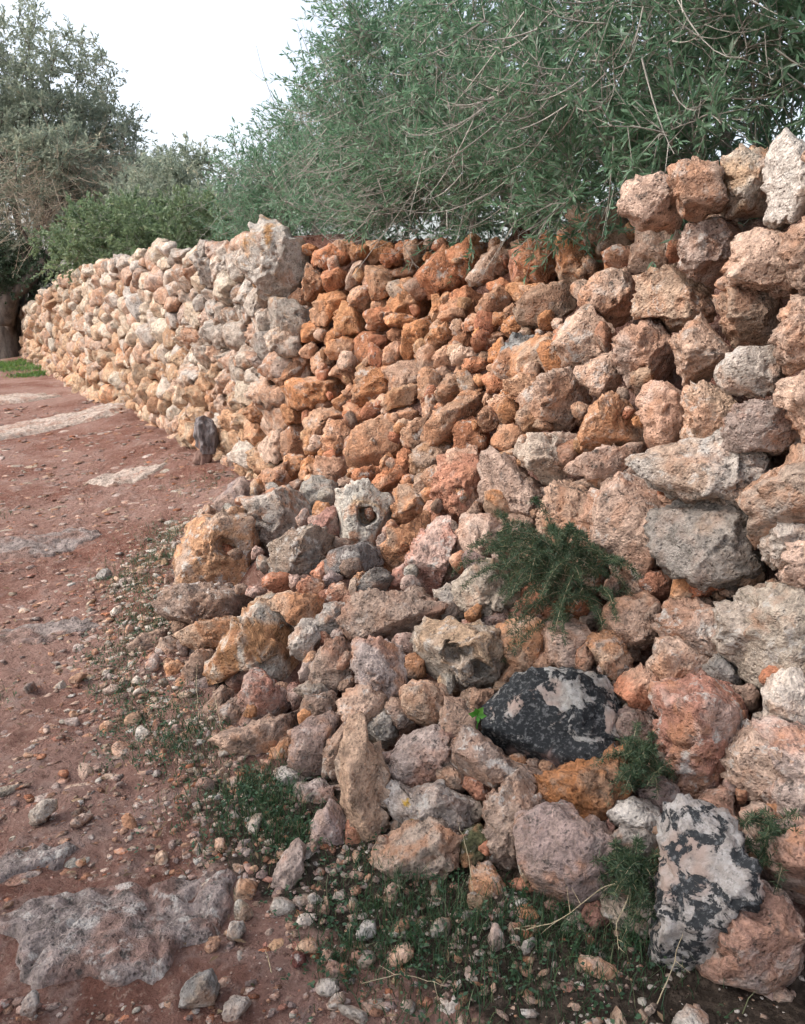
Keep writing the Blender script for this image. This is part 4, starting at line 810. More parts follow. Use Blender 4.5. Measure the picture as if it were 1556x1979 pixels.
('B','redbrown','',(-0.696,5.809,1.472),"-43,40 -14,57 22,78 49,47 63,16 62,-18 60,-72 9,-69 -27,-53 -78,-40 -103,13"),
('F','tangrey','',(-0.637,2.650,0.026),"-1,-31 -31,-43 -39,-15 -39,8 -23,22 -8,34 15,45 27,22 39,5 47,-23 14,-24"),
('F','tan','',(0.708,1.591,0.163),"-9,24 6,29 19,19 24,5 16,-6 11,-17 1,-32 -18,-28 -17,-8 -19,2 -14,11"),
('W','peach','',(0.650,3.140,0.888),"53,8 27,-13 15,-26 -1,-34 -28,-43 -29,-13 -34,4 -33,26 -11,30 6,28 35,32"),
('B','redbrown','',(-0.036,5.023,1.266),"2,-68 -26,-42 -45,-20 -63,9 -51,44 -14,47 13,51 50,47 47,9 46,-18 41,-59"),
('F','red','',(-0.339,3.224,0.401),"-48,-14 -34,10 -22,24 -9,39 15,45 30,26 34,5 42,-21 23,-42 -5,-43 -26,-29"),
('F','greydk','',(-0.017,1.996,0.071),"-15,39 5,24 14,16 21,6 29,-9 17,-20 4,-28 -18,-35 -18,-10 -21,2 -20,16"),
('F','orange','',(0.408,2.047,0.227),"-9,26 5,26 13,16 37,11 30,-8 19,-22 3,-35 -18,-31 -19,-8 -38,5 -24,20"),
('F','redpink','',(0.611,2.278,0.369),"-16,-14 -38,-4 -34,17 -12,21 2,27 17,23 23,9 34,-6 21,-19 9,-32 -6,-22"),
('F','greydk','',(0.202,1.975,0.130),"-31,-5 -18,9 -11,18 0,31 12,21 22,12 24,-1 21,-15 8,-19 -8,-34 -18,-17"),
('W','peach','',(0.977,2.329,0.658),"13,21 28,14 32,-3 23,-17 9,-26 -10,-33 -28,-23 -34,-3 -21,12 -13,23 1,33"),
('B','tan','',(-0.139,5.338,1.439),"46,62 46,18 81,-18 41,-43 9,-52 -22,-51 -68,-46 -63,-1 -50,30 -23,45 4,57"),
('W','brown','',(0.878,2.424,0.598),"-21,23 -6,32 9,25 19,14 40,1 33,-22 12,-29 -5,-23 -21,-21 -33,-8 -27,9"),
('B','orange','',(0.456,4.016,1.157),"43,5 54,-27 20,-31 -1,-34 -26,-34 -49,-15 -55,16 -21,26 -6,42 13,31 25,20"),
('F','brown','',(0.237,2.195,0.262),"0,-24 -10,-16 -17,-8 -29,4 -21,19 -9,33 6,17 16,13 25,2 23,-12 17,-29"),
('F','pinkgrey','',(-0.337,2.656,0.218),"-14,37 8,41 23,25 28,7 40,-15 19,-27 0,-35 -25,-39 -27,-12 -32,4 -19,15"),
('F','orange','',(-0.329,2.713,0.245),"-21,9 -12,16 -1,30 20,33 28,13 28,-4 14,-13 9,-35 -7,-21 -28,-24 -29,-4"),
('W','orange','',(0.955,2.343,0.622),"-16,12 -7,19 6,26 15,15 28,5 19,-8 13,-21 -1,-24 -15,-21 -16,-7 -26,4"),
('F','redpink','',(0.831,1.836,0.303),"-1,-21 -10,-13 -24,-8 -20,6 -14,17 -5,30 7,15 13,10 21,2 18,-9 16,-28"),
('F','redpink','',(0.851,2.142,0.467),"22,25 23,7 22,-6 20,-24 2,-21 -11,-19 -30,-16 -31,2 -14,10 -7,16 4,26"),
('F','mauve','',(0.581,2.326,0.379),"1,-27 -12,-21 -24,-13 -28,2 -17,12 -8,18 6,32 23,24 22,5 21,-8 18,-24"),
('F','brown','',(0.649,1.486,0.070),"-20,-3 -13,6 -9,12 -3,23 6,16 9,8 22,0 20,-14 7,-20 -5,-17 -13,-10"),
('B','tan','',(-0.615,5.733,1.411),"26,-49 -5,-54 -28,-35 -52,-19 -57,12 -38,35 -14,53 12,40 39,32 72,7 44,-24"),
('F','redpink','',(-0.615,3.244,0.302),"37,15 51,-9 22,-22 7,-27 -7,-27 -23,-24 -37,-9 -43,15 -23,30 -1,31 18,28"),
('W','peach','',(0.771,2.539,0.580),"22,-21 5,-23 -14,-29 -31,-17 -31,3 -19,17 -6,20 5,27 18,21 19,8 31,-6"),
('B','tan','',(0.200,4.698,1.336),"30,-19 15,-32 -7,-40 -47,-45 -51,-8 -50,24 -16,30 2,46 20,30 36,19 69,-5"),
('F','mauve','',(-0.284,3.144,0.396),"41,-11 15,-17 4,-33 -19,-37 -41,-24 -35,2 -21,15 -14,32 5,36 18,23 47,15"),
('F','greydk','',(-0.593,3.378,0.380),"27,19 36,2 35,-18 21,-34 -1,-48 -19,-30 -23,-11 -42,7 -38,36 -10,45 13,32"),
('F','brown','',(-0.188,2.529,0.242),"-16,-38 -26,-18 -30,-1 -23,14 -10,18 2,28 22,30 38,14 22,-5 16,-17 5,-27"),
('F','pinkgrey','',(-0.344,2.124,-0.017),"16,-30 -4,-35 -18,-20 -31,-8 -22,8 -15,17 -5,26 9,25 26,21 29,4 16,-7"),
('F','orange','',(0.059,3.333,0.491),"35,13 30,-6 21,-20 7,-33 -17,-42 -43,-29 -35,0 -22,15 -11,24 4,36 32,41"),
('W','redbrown','',(0.207,3.348,0.555),"0,42 18,25 31,12 37,-6 23,-19 11,-27 -7,-43 -18,-23 -34,-10 -29,9 -30,41"),
('F','tangrey','',(0.554,1.586,0.092),"3,22 16,17 20,4 16,-7 13,-19 1,-21 -7,-14 -12,-8 -24,-1 -18,10 -9,16"),
('W','peach','',(0.302,3.355,0.620),"-6,49 24,46 25,13 37,-6 33,-30 8,-35 -10,-30 -25,-23 -43,-10 -26,7 -17,18"),
('F','tan','',(-1.127,4.578,0.297),"-22,26 -6,45 26,54 40,25 59,-2 35,-26 12,-34 -11,-47 -40,-40 -58,-13 -35,12"),
('F','red','',(-0.277,2.060,-0.012),"-13,-14 -25,-7 -29,10 -13,17 0,32 17,24 22,7 24,-7 13,-14 7,-27 -5,-20"),
('F','orange','',(0.113,3.663,0.616),"16,-34 -4,-37 -19,-25 -36,-15 -41,6 -27,23 -9,31 15,46 32,25 35,2 38,-23"),
('F','brown','',(-0.302,4.323,0.518),"-29,23 -14,33 9,55 41,47 55,16 54,-18 25,-35 1,-54 -31,-47 -61,-27 -51,7"),
('F','redbrown','',(0.028,1.866,-0.008),"-21,-12 -22,1 -15,10 -12,23 0,23 8,15 18,9 29,-5 20,-20 4,-25 -10,-19"),
('B','red','',(0.183,4.162,0.928),"15,-28 -1,-44 -35,-53 -36,-18 -42,6 -24,21 -12,52 20,49 44,30 44,1 27,-16"),
('B','peach','',(-0.114,4.689,0.910),"-20,-62 -44,-36 -64,-7 -32,16 -19,31 0,52 35,56 57,27 49,-7 28,-24 12,-45"),
('B','orange','',(-0.376,5.084,0.863),"66,33 54,-6 30,-23 18,-48 -10,-55 -47,-49 -65,-15 -62,24 -20,30 -1,49 37,60"),
('F','mauve','',(0.763,1.613,0.197),"15,-10 8,-18 -3,-18 -15,-16 -21,-5 -19,7 -15,20 -1,18 7,12 18,10 27,-1"),
('B','orange','',(-0.449,5.462,1.233),"-24,56 12,82 31,37 38,14 83,-20 43,-43 10,-48 -31,-72 -62,-40 -56,2 -44,31"),
('F','redbrown','',(0.727,2.172,0.378),"-3,-25 -12,-14 -19,-8 -23,4 -15,13 -6,21 6,20 27,20 23,0 13,-9 9,-21"),
('B','peach','',(0.365,4.063,1.079),"-44,-39 -38,-6 -25,12 -30,52 3,55 24,32 31,12 40,-7 36,-32 13,-41 -10,-38"),
('F','red','',(-0.054,3.532,0.499),"-39,5 -20,17 -10,35 13,42 21,16 50,6 27,-13 15,-24 0,-28 -25,-40 -33,-16"),
('F','pinkgrey','',(-0.087,3.394,0.474),"-25,4 -22,21 -7,29 16,46 30,24 26,2 24,-12 13,-22 -1,-44 -24,-35 -30,-13"),
('W','orange','',(0.546,2.871,0.581),"26,21 31,3 24,-12 13,-24 -3,-30 -22,-27 -29,-9 -26,7 -20,21 -4,22 10,28"),
('W','redbrown','',(1.007,2.329,0.785),"-17,7 -11,15 -2,18 7,18 15,12 17,2 14,-7 12,-25 -4,-23 -14,-14 -16,-2"),
('B','peach','',(0.290,4.255,1.121),"-24,34 -2,44 20,34 25,12 42,-5 30,-25 10,-32 -12,-45 -26,-23 -33,-6 -30,12"),
('B','tan','',(0.618,4.627,1.764),"8,-31 -10,-30 -32,-26 -46,-5 -44,22 -16,27 1,32 18,26 44,18 51,-9 26,-24"),
('F','redpink','',(0.772,1.415,0.079),"14,-1 11,-8 5,-12 -2,-13 -10,-11 -16,-3 -16,7 -6,10 1,13 7,10 13,6"),
('B','orange','',(0.231,5.186,1.793),"-50,20 -23,32 -4,41 17,37 45,30 56,2 44,-27 19,-43 -9,-46 -36,-35 -57,-11"),
('B','peach','',(0.164,5.304,1.804),"-38,10 -34,36 -8,38 12,32 41,30 52,2 28,-18 20,-45 -8,-47 -25,-27 -39,-11"),
('F','tangrey','',(0.588,2.065,0.283),"-19,-17 -16,-1 -16,8 -9,15 -1,26 9,18 15,10 18,1 17,-11 9,-21 -6,-27"),
('F','greydk','',(0.927,1.947,0.427),"19,8 21,-4 12,-12 3,-16 -7,-22 -15,-13 -16,-3 -15,5 -13,17 -1,22 11,19"),
('F','greydk','',(0.410,1.655,0.066),"2,15 11,15 25,8 22,-6 13,-15 2,-16 -8,-15 -22,-11 -27,2 -12,9 -6,14"),
('F','tangrey','',(-0.577,2.446,-0.010),"-18,-9 -21,2 -27,20 -10,26 4,22 17,19 20,6 25,-8 20,-26 2,-29 -12,-22"),
('F','greydk','',(0.692,1.971,0.294),"18,-2 22,-16 11,-27 -3,-18 -14,-16 -15,-4 -28,9 -16,21 -2,26 12,20 15,7"),
('F','orange','',(0.329,2.079,0.232),"4,-15 -6,-15 -14,-10 -30,-2 -24,14 -8,16 1,18 10,14 17,7 29,-5 23,-22"),
('F','tangrey','',(0.646,2.161,0.332),"-13,13 -5,25 11,28 19,13 22,0 18,-13 8,-21 -7,-32 -15,-15 -18,-5 -20,5"),
('B','peach','',(-0.324,5.072,0.928),"-18,47 14,62 32,30 39,6 33,-14 32,-44 4,-53 -18,-35 -34,-21 -54,2 -30,21"),
('F','tangrey','',(0.301,2.349,0.318),"10,18 28,15 24,-1 15,-11 6,-17 -7,-25 -23,-20 -24,-4 -18,8 -12,17 -1,21"),
('F','mauve','',(0.670,1.472,0.068),"9,-15 -1,-18 -8,-10 -19,-7 -14,3 -12,11 -5,18 4,14 10,9 20,3 17,-8"),
('F','brown','',(0.367,2.058,0.232),"9,15 20,9 26,-4 18,-17 4,-17 -6,-15 -14,-11 -22,-3 -23,10 -10,15 -1,17"),
('F','tan','',(-0.426,2.656,0.163),"-31,19 -10,21 2,22 13,16 33,11 30,-8 26,-28 3,-21 -8,-18 -18,-12 -40,-1"),
('F','mauve','',(0.269,1.773,0.045),"-3,15 5,15 16,12 19,2 13,-7 6,-12 -4,-27 -11,-12 -15,-4 -15,5 -12,13"),
('F','brown','',(-0.208,2.234,0.087),"-32,-3 -16,8 -10,16 0,19 18,30 24,13 25,-2 13,-10 9,-28 -8,-24 -22,-18"),
('B','tan','',(0.402,3.904,1.026),"-8,29 11,40 20,20 30,7 27,-10 15,-21 1,-48 -21,-32 -27,-11 -28,6 -20,20"),
('B','peach','',(-0.501,5.242,0.825),"-38,18 -26,36 -6,46 17,41 48,33 62,1 49,-33 18,-48 -13,-45 -47,-40 -64,-9"),
('F','pinkgrey','',(-0.551,2.836,0.156),"-32,18 -17,33 4,35 17,20 22,7 33,-8 21,-21 7,-31 -10,-29 -25,-20 -22,-2"),
('F','redpink','',(0.231,2.657,0.394),"33,-16 10,-19 0,-23 -11,-19 -19,-11 -30,1 -31,22 -11,26 5,20 16,14 37,5"),
('F','mauve','',(0.498,2.369,0.378),"20,4 27,-10 10,-15 1,-20 -10,-18 -17,-10 -19,0 -18,11 -11,23 2,19 14,16"),
('F','red','',(-0.286,2.793,0.303),"-6,-36 -24,-27 -22,-6 -20,6 -18,21 -5,32 13,28 25,15 31,-1 17,-12 9,-21"),
('W','redbrown','',(0.744,2.373,0.463),"-26,-12 -25,4 -16,15 -3,16 10,28 24,20 20,3 18,-8 10,-15 1,-31 -13,-20"),
('W','brown','',(0.470,3.436,0.832),"36,-24 13,-30 -3,-24 -15,-18 -23,-8 -44,12 -25,28 -5,31 11,22 20,12 35,-1"),
('F','pinkgrey','',(-0.226,2.753,0.327),"-8,20 4,22 16,19 22,8 22,-4 20,-18 7,-22 -6,-20 -20,-16 -38,-2 -18,12"),
('F','tan','',(0.611,1.671,0.172),"19,-8 10,-14 2,-24 -7,-13 -14,-9 -16,0 -21,14 -8,18 3,17 14,15 18,4"),
('F','pinkgrey','',(-0.205,2.956,0.374),"-10,-24 -24,-19 -26,-4 -25,9 -16,19 -3,43 15,27 19,10 38,-6 24,-24 7,-31"),
('F','brown','',(-0.407,2.937,0.291),"20,-21 6,-30 -9,-23 -20,-15 -24,-2 -30,15 -16,26 0,25 12,19 30,12 31,-6"),
('F','redpink','',(-0.300,3.028,0.368),"-16,-28 -21,-9 -32,5 -18,17 -7,24 7,29 19,21 23,7 23,-6 19,-22 3,-38"),
('F','redpink','',(0.017,2.085,0.140),"-2,-25 -12,-17 -15,-7 -31,6 -19,19 -3,15 9,20 26,16 24,-1 14,-10 8,-16"),
('B','redbrown','',(-0.083,4.121,0.644),"36,36 30,5 32,-13 21,-29 3,-33 -20,-43 -25,-18 -31,-2 -37,23 -16,35 7,38"),
('F','tan','',(0.189,1.869,0.060),"16,12 28,3 15,-7 9,-14 0,-17 -8,-13 -27,-11 -22,4 -14,13 -3,16 5,14"),
('W','brown','',(0.640,3.071,0.810),"-5,-23 -20,-20 -28,-6 -34,13 -13,18 -2,24 10,19 29,17 31,-1 26,-19 8,-21"),
('F','redbrown','',(-0.617,4.647,0.438),"60,0 36,-26 11,-33 -9,-37 -28,-29 -36,-11 -37,8 -33,31 -10,32 14,41 34,25"),
('F','red','',(0.842,1.806,0.298),"0,16 8,14 14,8 20,-2 13,-11 5,-20 -9,-23 -12,-8 -15,0 -14,8 -11,19"),
('B','orange','',(-0.455,4.829,0.595),"6,50 26,31 54,14 57,-21 19,-28 1,-35 -19,-34 -43,-26 -51,0 -34,19 -16,29"),
('B','red','',(-1.146,6.071,0.157),"30,-47 -1,-65 -28,-40 -43,-19 -84,11 -38,30 -16,43 9,47 52,52 60,12 59,-24"),
('W','pink','',(0.559,3.158,0.752),"16,17 40,11 21,-7 15,-19 3,-23 -13,-29 -21,-14 -22,-1 -35,22 -9,20 4,23"),
('F','greydk','',(-0.858,4.662,0.400),"-30,-34 -35,-12 -39,8 -28,27 -9,49 18,39 38,21 56,-5 25,-22 11,-35 -8,-37"),
('B','peach','',(0.545,4.236,1.423),"-43,-16 -34,8 -25,27 -7,42 19,44 26,17 33,1 29,-17 21,-39 -3,-42 -18,-24"),
('W','peach','',(0.762,2.861,0.856),"17,-16 4,-21 -11,-27 -31,-22 -31,-1 -18,10 -10,18 1,22 22,30 32,13 25,-5"),
('W','redbrown','',(1.051,2.207,0.705),"-18,12 -8,20 5,21 14,12 17,3 18,-6 14,-15 4,-17 -5,-17 -16,-13 -25,-1"),
('F','redpink','',(0.378,1.950,0.183),"-9,-14 -15,-6 -23,3 -16,13 -6,17 4,20 14,15 15,4 19,-7 16,-22 1,-23"),
('F','redpink','',(-0.430,3.141,0.374),"21,37 29,14 30,-5 30,-26 9,-33 -10,-35 -33,-30 -24,-6 -23,8 -25,33 -3,44"),
('F','redpink','',(-1.204,4.184,0.018),"-25,-41 -30,-14 -36,3 -28,19 -25,58 3,33 26,31 33,10 50,-17 30,-41 1,-41"),
('F','redbrown','',(0.748,1.804,0.266),"12,-11 4,-20 -7,-17 -17,-10 -23,1 -11,9 -5,14 3,17 11,13 16,6 16,-3"),
('W','peach','',(0.961,2.471,0.863),"9,-24 -4,-19 -15,-14 -20,-4 -30,12 -17,23 -1,19 8,16 15,9 33,-2 21,-15"),
('W','peach','',(0.579,2.737,0.532),"9,37 18,16 20,3 21,-9 14,-18 2,-21 -13,-25 -26,-15 -21,1 -16,12 -7,19"),
('F','brown','',(-0.682,3.311,0.292),"-12,20 0,26 14,23 24,12 26,-2 23,-16 11,-24 -4,-26 -20,-21 -27,-6 -34,14"),
('W','redbrown','',(0.335,3.031,0.525),"-5,21 12,27 33,21 38,-1 18,-13 9,-21 -3,-24 -14,-19 -36,-14 -32,5 -20,18"),
('W','orange','',(0.514,3.103,0.678),"-31,-6 -28,13 -12,19 2,21 18,25 23,9 24,-4 18,-15 8,-22 -5,-23 -16,-16"),
('F','orange','',(-0.169,3.102,0.411),"-24,-3 -31,16 -12,21 1,23 23,34 21,9 23,-3 22,-19 7,-22 -13,-41 -17,-14"),
('F','red','',(0.033,3.190,0.469),"10,-22 -4,-38 -18,-25 -23,-10 -24,4 -19,18 -8,33 12,32 31,21 23,0 19,-13"),
('B','red','',(0.594,3.995,1.324),"-35,6 -37,36 -8,36 10,24 30,21 50,3 42,-23 15,-27 -1,-31 -17,-25 -48,-20"),
('B','tan','',(0.636,3.891,1.329),"-8,27 8,25 22,18 29,3 27,-13 14,-23 0,-28 -15,-24 -24,-12 -27,3 -26,22"),
('F','redpink','',(0.530,1.830,0.202),"-13,-7 -15,2 -13,10 -5,16 4,21 12,14 15,5 14,-4 10,-11 3,-21 -13,-24"),
('F','redpink','',(-0.638,3.487,0.398),"-4,36 12,24 24,16 31,1 26,-14 15,-25 -1,-25 -25,-33 -33,-11 -24,7 -20,24"),
('B','tan','',(0.405,4.167,1.198),"-42,-19 -31,3 -24,18 -15,43 10,41 30,28 39,6 35,-18 19,-34 -2,-41 -19,-27"),
('B','peach','',(-0.675,5.661,1.065),"34,34 53,12 73,-26 28,-34 5,-40 -19,-38 -54,-30 -71,5 -44,34 -14,41 10,42"),
('B','peach','',(0.672,4.548,1.760),"-35,-8 -39,13 -21,25 -4,33 14,29 40,23 43,-3 27,-20 11,-30 -7,-31 -29,-30"),
('B','orange','',(-0.615,5.822,1.797),"-67,-9 -57,26 -22,34 0,43 24,36 62,27 62,-11 34,-32 11,-43 -13,-41 -34,-29"),
]
LEANROT = (math.pi/2-LEAN, 0, 0)
for i, (g, cls, lab, loc, ptx) in enumerate(STONES):
    p = np.array([[float(v) for v in a.split(',')] for a in ptx.split()])/1000
    sz = math.sqrt(abs((p[:, 0]*np.roll(p[:, 1], -1)-np.roll(p[:, 0], -1)*p[:, 1]).sum())/2/math.pi)
    app = sz/np.linalg.norm(np.array(loc)-np.array([0, 0, 1.5]))
    lod = 5 if app > .036 else (4 if app > (.012 if g != 'F' else .02) else 3)
    k = dict(df=r.uniform(.38, .68), db=1.0, dust=((.49, .235, .12), .42) if g == 'B' else ((.40, .30, .25), .16)); mat = None; yel = ()
    if cls in ('greyor', 'whiteor', 'palehole', 'speck', 'dark', 'orangedk', 'darkred', 'moss'): k['dust'] = None
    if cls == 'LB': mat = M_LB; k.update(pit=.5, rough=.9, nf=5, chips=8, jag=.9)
    if cls == 'LW': mat = M_LW; k.update(pit=.5, rough=.9, nf=5)
    if cls == 'LY': yel = ((-.062, .03, .017), (-.040, -.022, .009)); k.update(rough=1.1)
    if cls == 'palehole': k.update(holes=((.015, -.01, .05, .11),), nf=3, pit=.4)
    if cls == 'orangepit': k.update(holes=((.05, .03, .05, .09),), rough=1.2)
    if 'riddled' in lab: k.update(holes=((.045, -.005, .03, .09), (-.045, .045, .036, .07), (.0, .05, .022, .06)))
    if cls == 'tanpit': k.update(rough=1.1, pit=1.3)
    if g == 'F' or (g == 'B' and lod < 4): k.update(rough=1.35, pit=.8, jag=1.6)
    if g == 'G': k.update(rough=.8, pit=.5, df=.8)
    if 'cobble' in lab: k.update(rough=.6, pit=.2, nf=3, q=2.8, chips=10, jag=.4)
    if cls in ('dark', 'mauve', 'darkred'): k.update(rough=.7, pit=.4)
    me, _ = stone_mesh('stone', cls, p, lod, 9000+i, mat=mat, yellow=yel, **k)
    if g == 'B': link('stone', me, wallB, loc, LEANROT)
    elif g == 'F': tag(link('rubble_stone', me, None, loc, LEANROT), 'small stone wedged in the gaps between the big fallen stones', 'stone', 'small rubble filling the heap')
    elif g == 'W': link('stone', me, wallC, loc, LEANROT)
    else:
        o = link('fallen_stone' if g == 'H' else 'loose_stone', me, None, loc, LEANROT)
        tag(o, lab, 'stone', 'stones fallen from the wall' if g == 'H' else 'loose stones at the foot of the heap')

# small stones filling the rubble
def sprinkle(count, s0, s1, t0, t1, a0, a1, classes, seed, fn):
    r = np.random.default_rng(seed); lib = {}
    for i in range(count):
        s = r.uniform(s0, s1); t = r.uniform(t0, t1); a = a0+(a1-a0)*r.uniform()**2
        P = S(np.array([s]), np.array([t]))[0]; cls = classes[r.integers(len(classes))]; key = (cls, r.integers(5))
        if key not in lib: lib[key] = stone_mesh('stone', cls, rpoly(r, 1., 8, r.uniform(.8, 1.25)), 3, 40000+seed*100+len(lib), nf=5, pit=.6)[0]
        P = P-np.append(N, -.3)*a*.35
        o = fn(lib[key], P); o.rotation_euler = r.uniform(0, 6.28, 3); o.scale = a*r.uniform(.75, 1.25, 3)
OR = ['orange', 'orange', 'red', 'peach', 'redsoil', 'tan', 'redbrown', 'ochre']
sprinkle(150, 1.35, 4.5, .01, .58, .03, .08, OR, 1, lambda m, P: link('stone', m, wallB, P))
sprinkle(60, 1.9, 5.2, .58, .97, .03, .06, ['brown', 'redbrown', 'orange', 'tangrey', 'red', 'greydk', 'mauve'], 2,
         lambda m, P: tag(link('rubble_stone', m, None, P), 'small stone wedged in the gaps between the big fallen stones', 'stone', 'small rubble filling the heap'))
sprinkle(20, 4.6, 5.6, .25, .8, .03, .07, ['brown', 'redbrown', 'orange', 'red'], 3, lambda m, P: link('stone', m, wallC, P))

# ------------------------------------------------------------------ path stones and gravel
def small_lib(lod, n, classes, seed):
    r = np.random.default_rng(seed)
    return [stone_mesh('stone', classes[i % len(classes)], rpoly(r, 1., 7, r.uniform(.8, 1.3)), lod, seed+i, nf=6, chips=12, pit=.2, rough=.8, df=.6, db=.7)[0] for i in range(n)]
PALE = ['pale', 'pink', 'peach', 'tangrey', 'pinkgrey', 'grey', 'redbrown', 'tan']
lib3 = small_lib(3, 24, PALE, 61000)
libp = small_lib(3, 18, ['pinkgrey', 'mauve', 'redbrown', 'tangrey', 'pink', 'greydk'], 62000)
r = np.random.default_rng(8); spots = []
def outside_rock(x, y): return not (-1.0 < x < -.42 and 1.5 < y < 1.92)
def clear(x, y, a): return all((x-u)**2+(y-v)**2 > (a+b)**2*.8 for u, v, b in spots)
cnt = 0
while cnt < 290:                                                          # among the weeds along the heap foot
    s = r.uniform(1.6, 5.7); f = float(np.interp(s, KS, ARR[:, -1, 0])); n = f+abs(r.normal(0, .2))-.05; x, y, _ = wp(s, n, 0)
    a = .011+.034*r.uniform()**2
    if not outside_rock(x, y) or not clear(x, y, a): continue
    spots.append((x, y, a)); cnt += 1
    o = tag(link('pebble', lib3[r.integers(24)], None, (x, y, gz1(x, y)-a*.05)), 'small pale stone among the weeds along the heap foot', 'stone', 'small stones along the heap foot')
    o.rotation_euler = r.uniform(0, 6.28, 3); o.scale = a*r.uniform(.75, 1.3, 3)
cnt = 0
while cnt < 270:                                                          # flat pieces trodden into the path
    y = 1.6+8*r.uniform()**1.7; x = r.uniform(-.62*y, -.12*y-.05); s, n = sn(np.array([x, y])); f = float(np.interp(s, KS, ARR[:, -1, 0]))
    a = (.010+.036*r.uniform()**2)*(1+.17*y)
    if n < f+.12 or not outside_rock(x, y) or not clear(x, y, a): continue
    spots.append((x, y, a)); cnt += 1
    o = tag(link('path_stone', libp[r.integers(18)], None, (x, y, gz1(x, y)-a*.2)), 'flat stone trodden into the red earth path', 'stone', 'flat stones trodden into the path')
    o.rotation_euler = (r.normal(0, .12), r.normal(0, .12), r.uniform(0, 6.28)); o.scale = (a*r.uniform(.9, 1.7), a*r.uniform(.8, 1.2), a*r.uniform(.35, .6))
def gravel(name, label, count, sampler, a0, a1, classes, seed, lod=1):
    r = np.random.default_rng(seed); V0, F0 = ico(lod); k = len(V0)
    xs, ys = sampler(r, count); m = len(xs); z = ground_z(xs[None], ys[None])[0]
    a = (a0+(a1-a0)*r.uniform(size=m)**3)*np.interp(ys, [1.5, 3, 10], [.75, 1.15, 2.0])
    J = V0[None]*r.uniform(.6, 1.2, (m, k, 1)); sc_ = np.stack([r.uniform(.8, 1.6, m), r.uniform(.7, 1.1, m), r.uniform(.18, .42, m)], 1)*a[:, None]
    J = J*sc_[:, None]; th = r.uniform(0, 6.28, m); c, s = np.cos(th)[:, None], np.sin(th)[:, None]
    P = np.stack([J[..., 0]*c-J[..., 1]*s+xs[:, None], J[..., 0]*s+J[..., 1]*c+ys[:, None], J[..., 2]+(z-a*.05)[:, None]], -1)
    me = mesh_from(name, P.reshape(-1, 3), (F0[None]+(np.arange(m)*k)[:, None, None]).reshape(-1, 3), M_STONE, smooth=False)
    ci = r.integers(len(classes), size=m); ca = np.array([[*CLS[c][0], .55] for c in classes])[ci]; cb = np.array([[*CLS[c][1], .5] for c in classes])[ci]
    f = r.uniform(.7, 1.15, (m, 1)); ca[:, :3] *= f; cb[:, :3] *= f; cb[:, 3] = r.uniform(size=m)
    attr(me, 'ca', np.repeat(ca, k, 0)); attr(me, 'cb', np.repeat(cb, k, 0))
    tag(link(name, me), label, 'gravel', kind='stuff')
def samp_path(r, n):
    y = 1.45+10*r.uniform(size=n)**1.5; x = -.64*y+r.uniform(size=n)*(.80*y+.3); s, nn = sn(np.stack([x, y], -1)); f = np.interp(s, KS, ARR[:, -1, 0])
    cl = perlin(np.stack([x*1.7, y*1.7, 0*x+4], -1))+.5*perlin(np.stack([x*5, y*5, 0*x+4], -1))
    k = (nn > f-.1) & (r.uniform(size=n) < .35+1.2*np.clip(cl+.1, 0, 1)) & ~((x > -1.) & (x < -.42) & (y < 1.9) & (y > 1.5)); return x[k], y[k]
def samp_foot(r, n):
    s = r.uniform(1.2, 6.2, n); f = np.interp(s, KS, ARR[:, -1, 0]); p = wp(s, f+r.normal(0, .2, n)+.05, 0*s); return p[:, 0], p[:, 1]
gravel('gravel', 'red and pale gravel scattered over the earth path', 30000, samp_path, .003, .024, ['redbrown', 'redpink', 'mauve', 'mauve', 'pinkgrey', 'pinkgrey', 'redsoil', 'brown', 'tangrey', 'pink', 'redbrown'], 5)
gravel('stone_chips', 'stone chips lying along the foot of the heap', 4400, samp_foot, .003, .022, ['pale', 'pink', 'white', 'peach', 'grey', 'pinkgrey', 'pale', 'redbrown'], 6)

# ------------------------------------------------------------------ plants: tubes, leaves, shrubs
def tubes(lines, sides=4):
    """lines: list of (points (n,3), radii (n,))"""
    Vs, Fs, o = [], [], 0; ang = np.arange(sides)/sides*2*np.pi
    for P, R in lines:
        P = np.asarray(P, float); n = len(P); R = np.broadcast_to(R, (n,)); T = np.gradient(P, axis=0); T /= np.linalg.norm(T, axis=1)[:, None]+1e-9
        ref = np.where(abs(T[:, 2:3]) < .9, [[0, 0, 1.]], [[1., 0, 0]]); U = np.cross(T, ref); U /= np.linalg.norm(U, axis=1)[:, None]+1e-9; W = np.cross(T, U)
        ring = P[:, None]+R[:, None, None]*(np.cos(ang)[None, :, None]*U[:, None]+np.sin(ang)[None, :, None]*W[:, None])
        Vs.append(ring.reshape(-1, 3)); i = np.arange(n*sides).reshape(n, sides)+o; j = np.roll(i, -1, 1)
        Fs.append(np.stack([i[:-1], j[:-1], j[1:], i[1:]], -1).reshape(-1, 4)); o += n*sides
    return np.concatenate(Vs), np.concatenate(Fs)
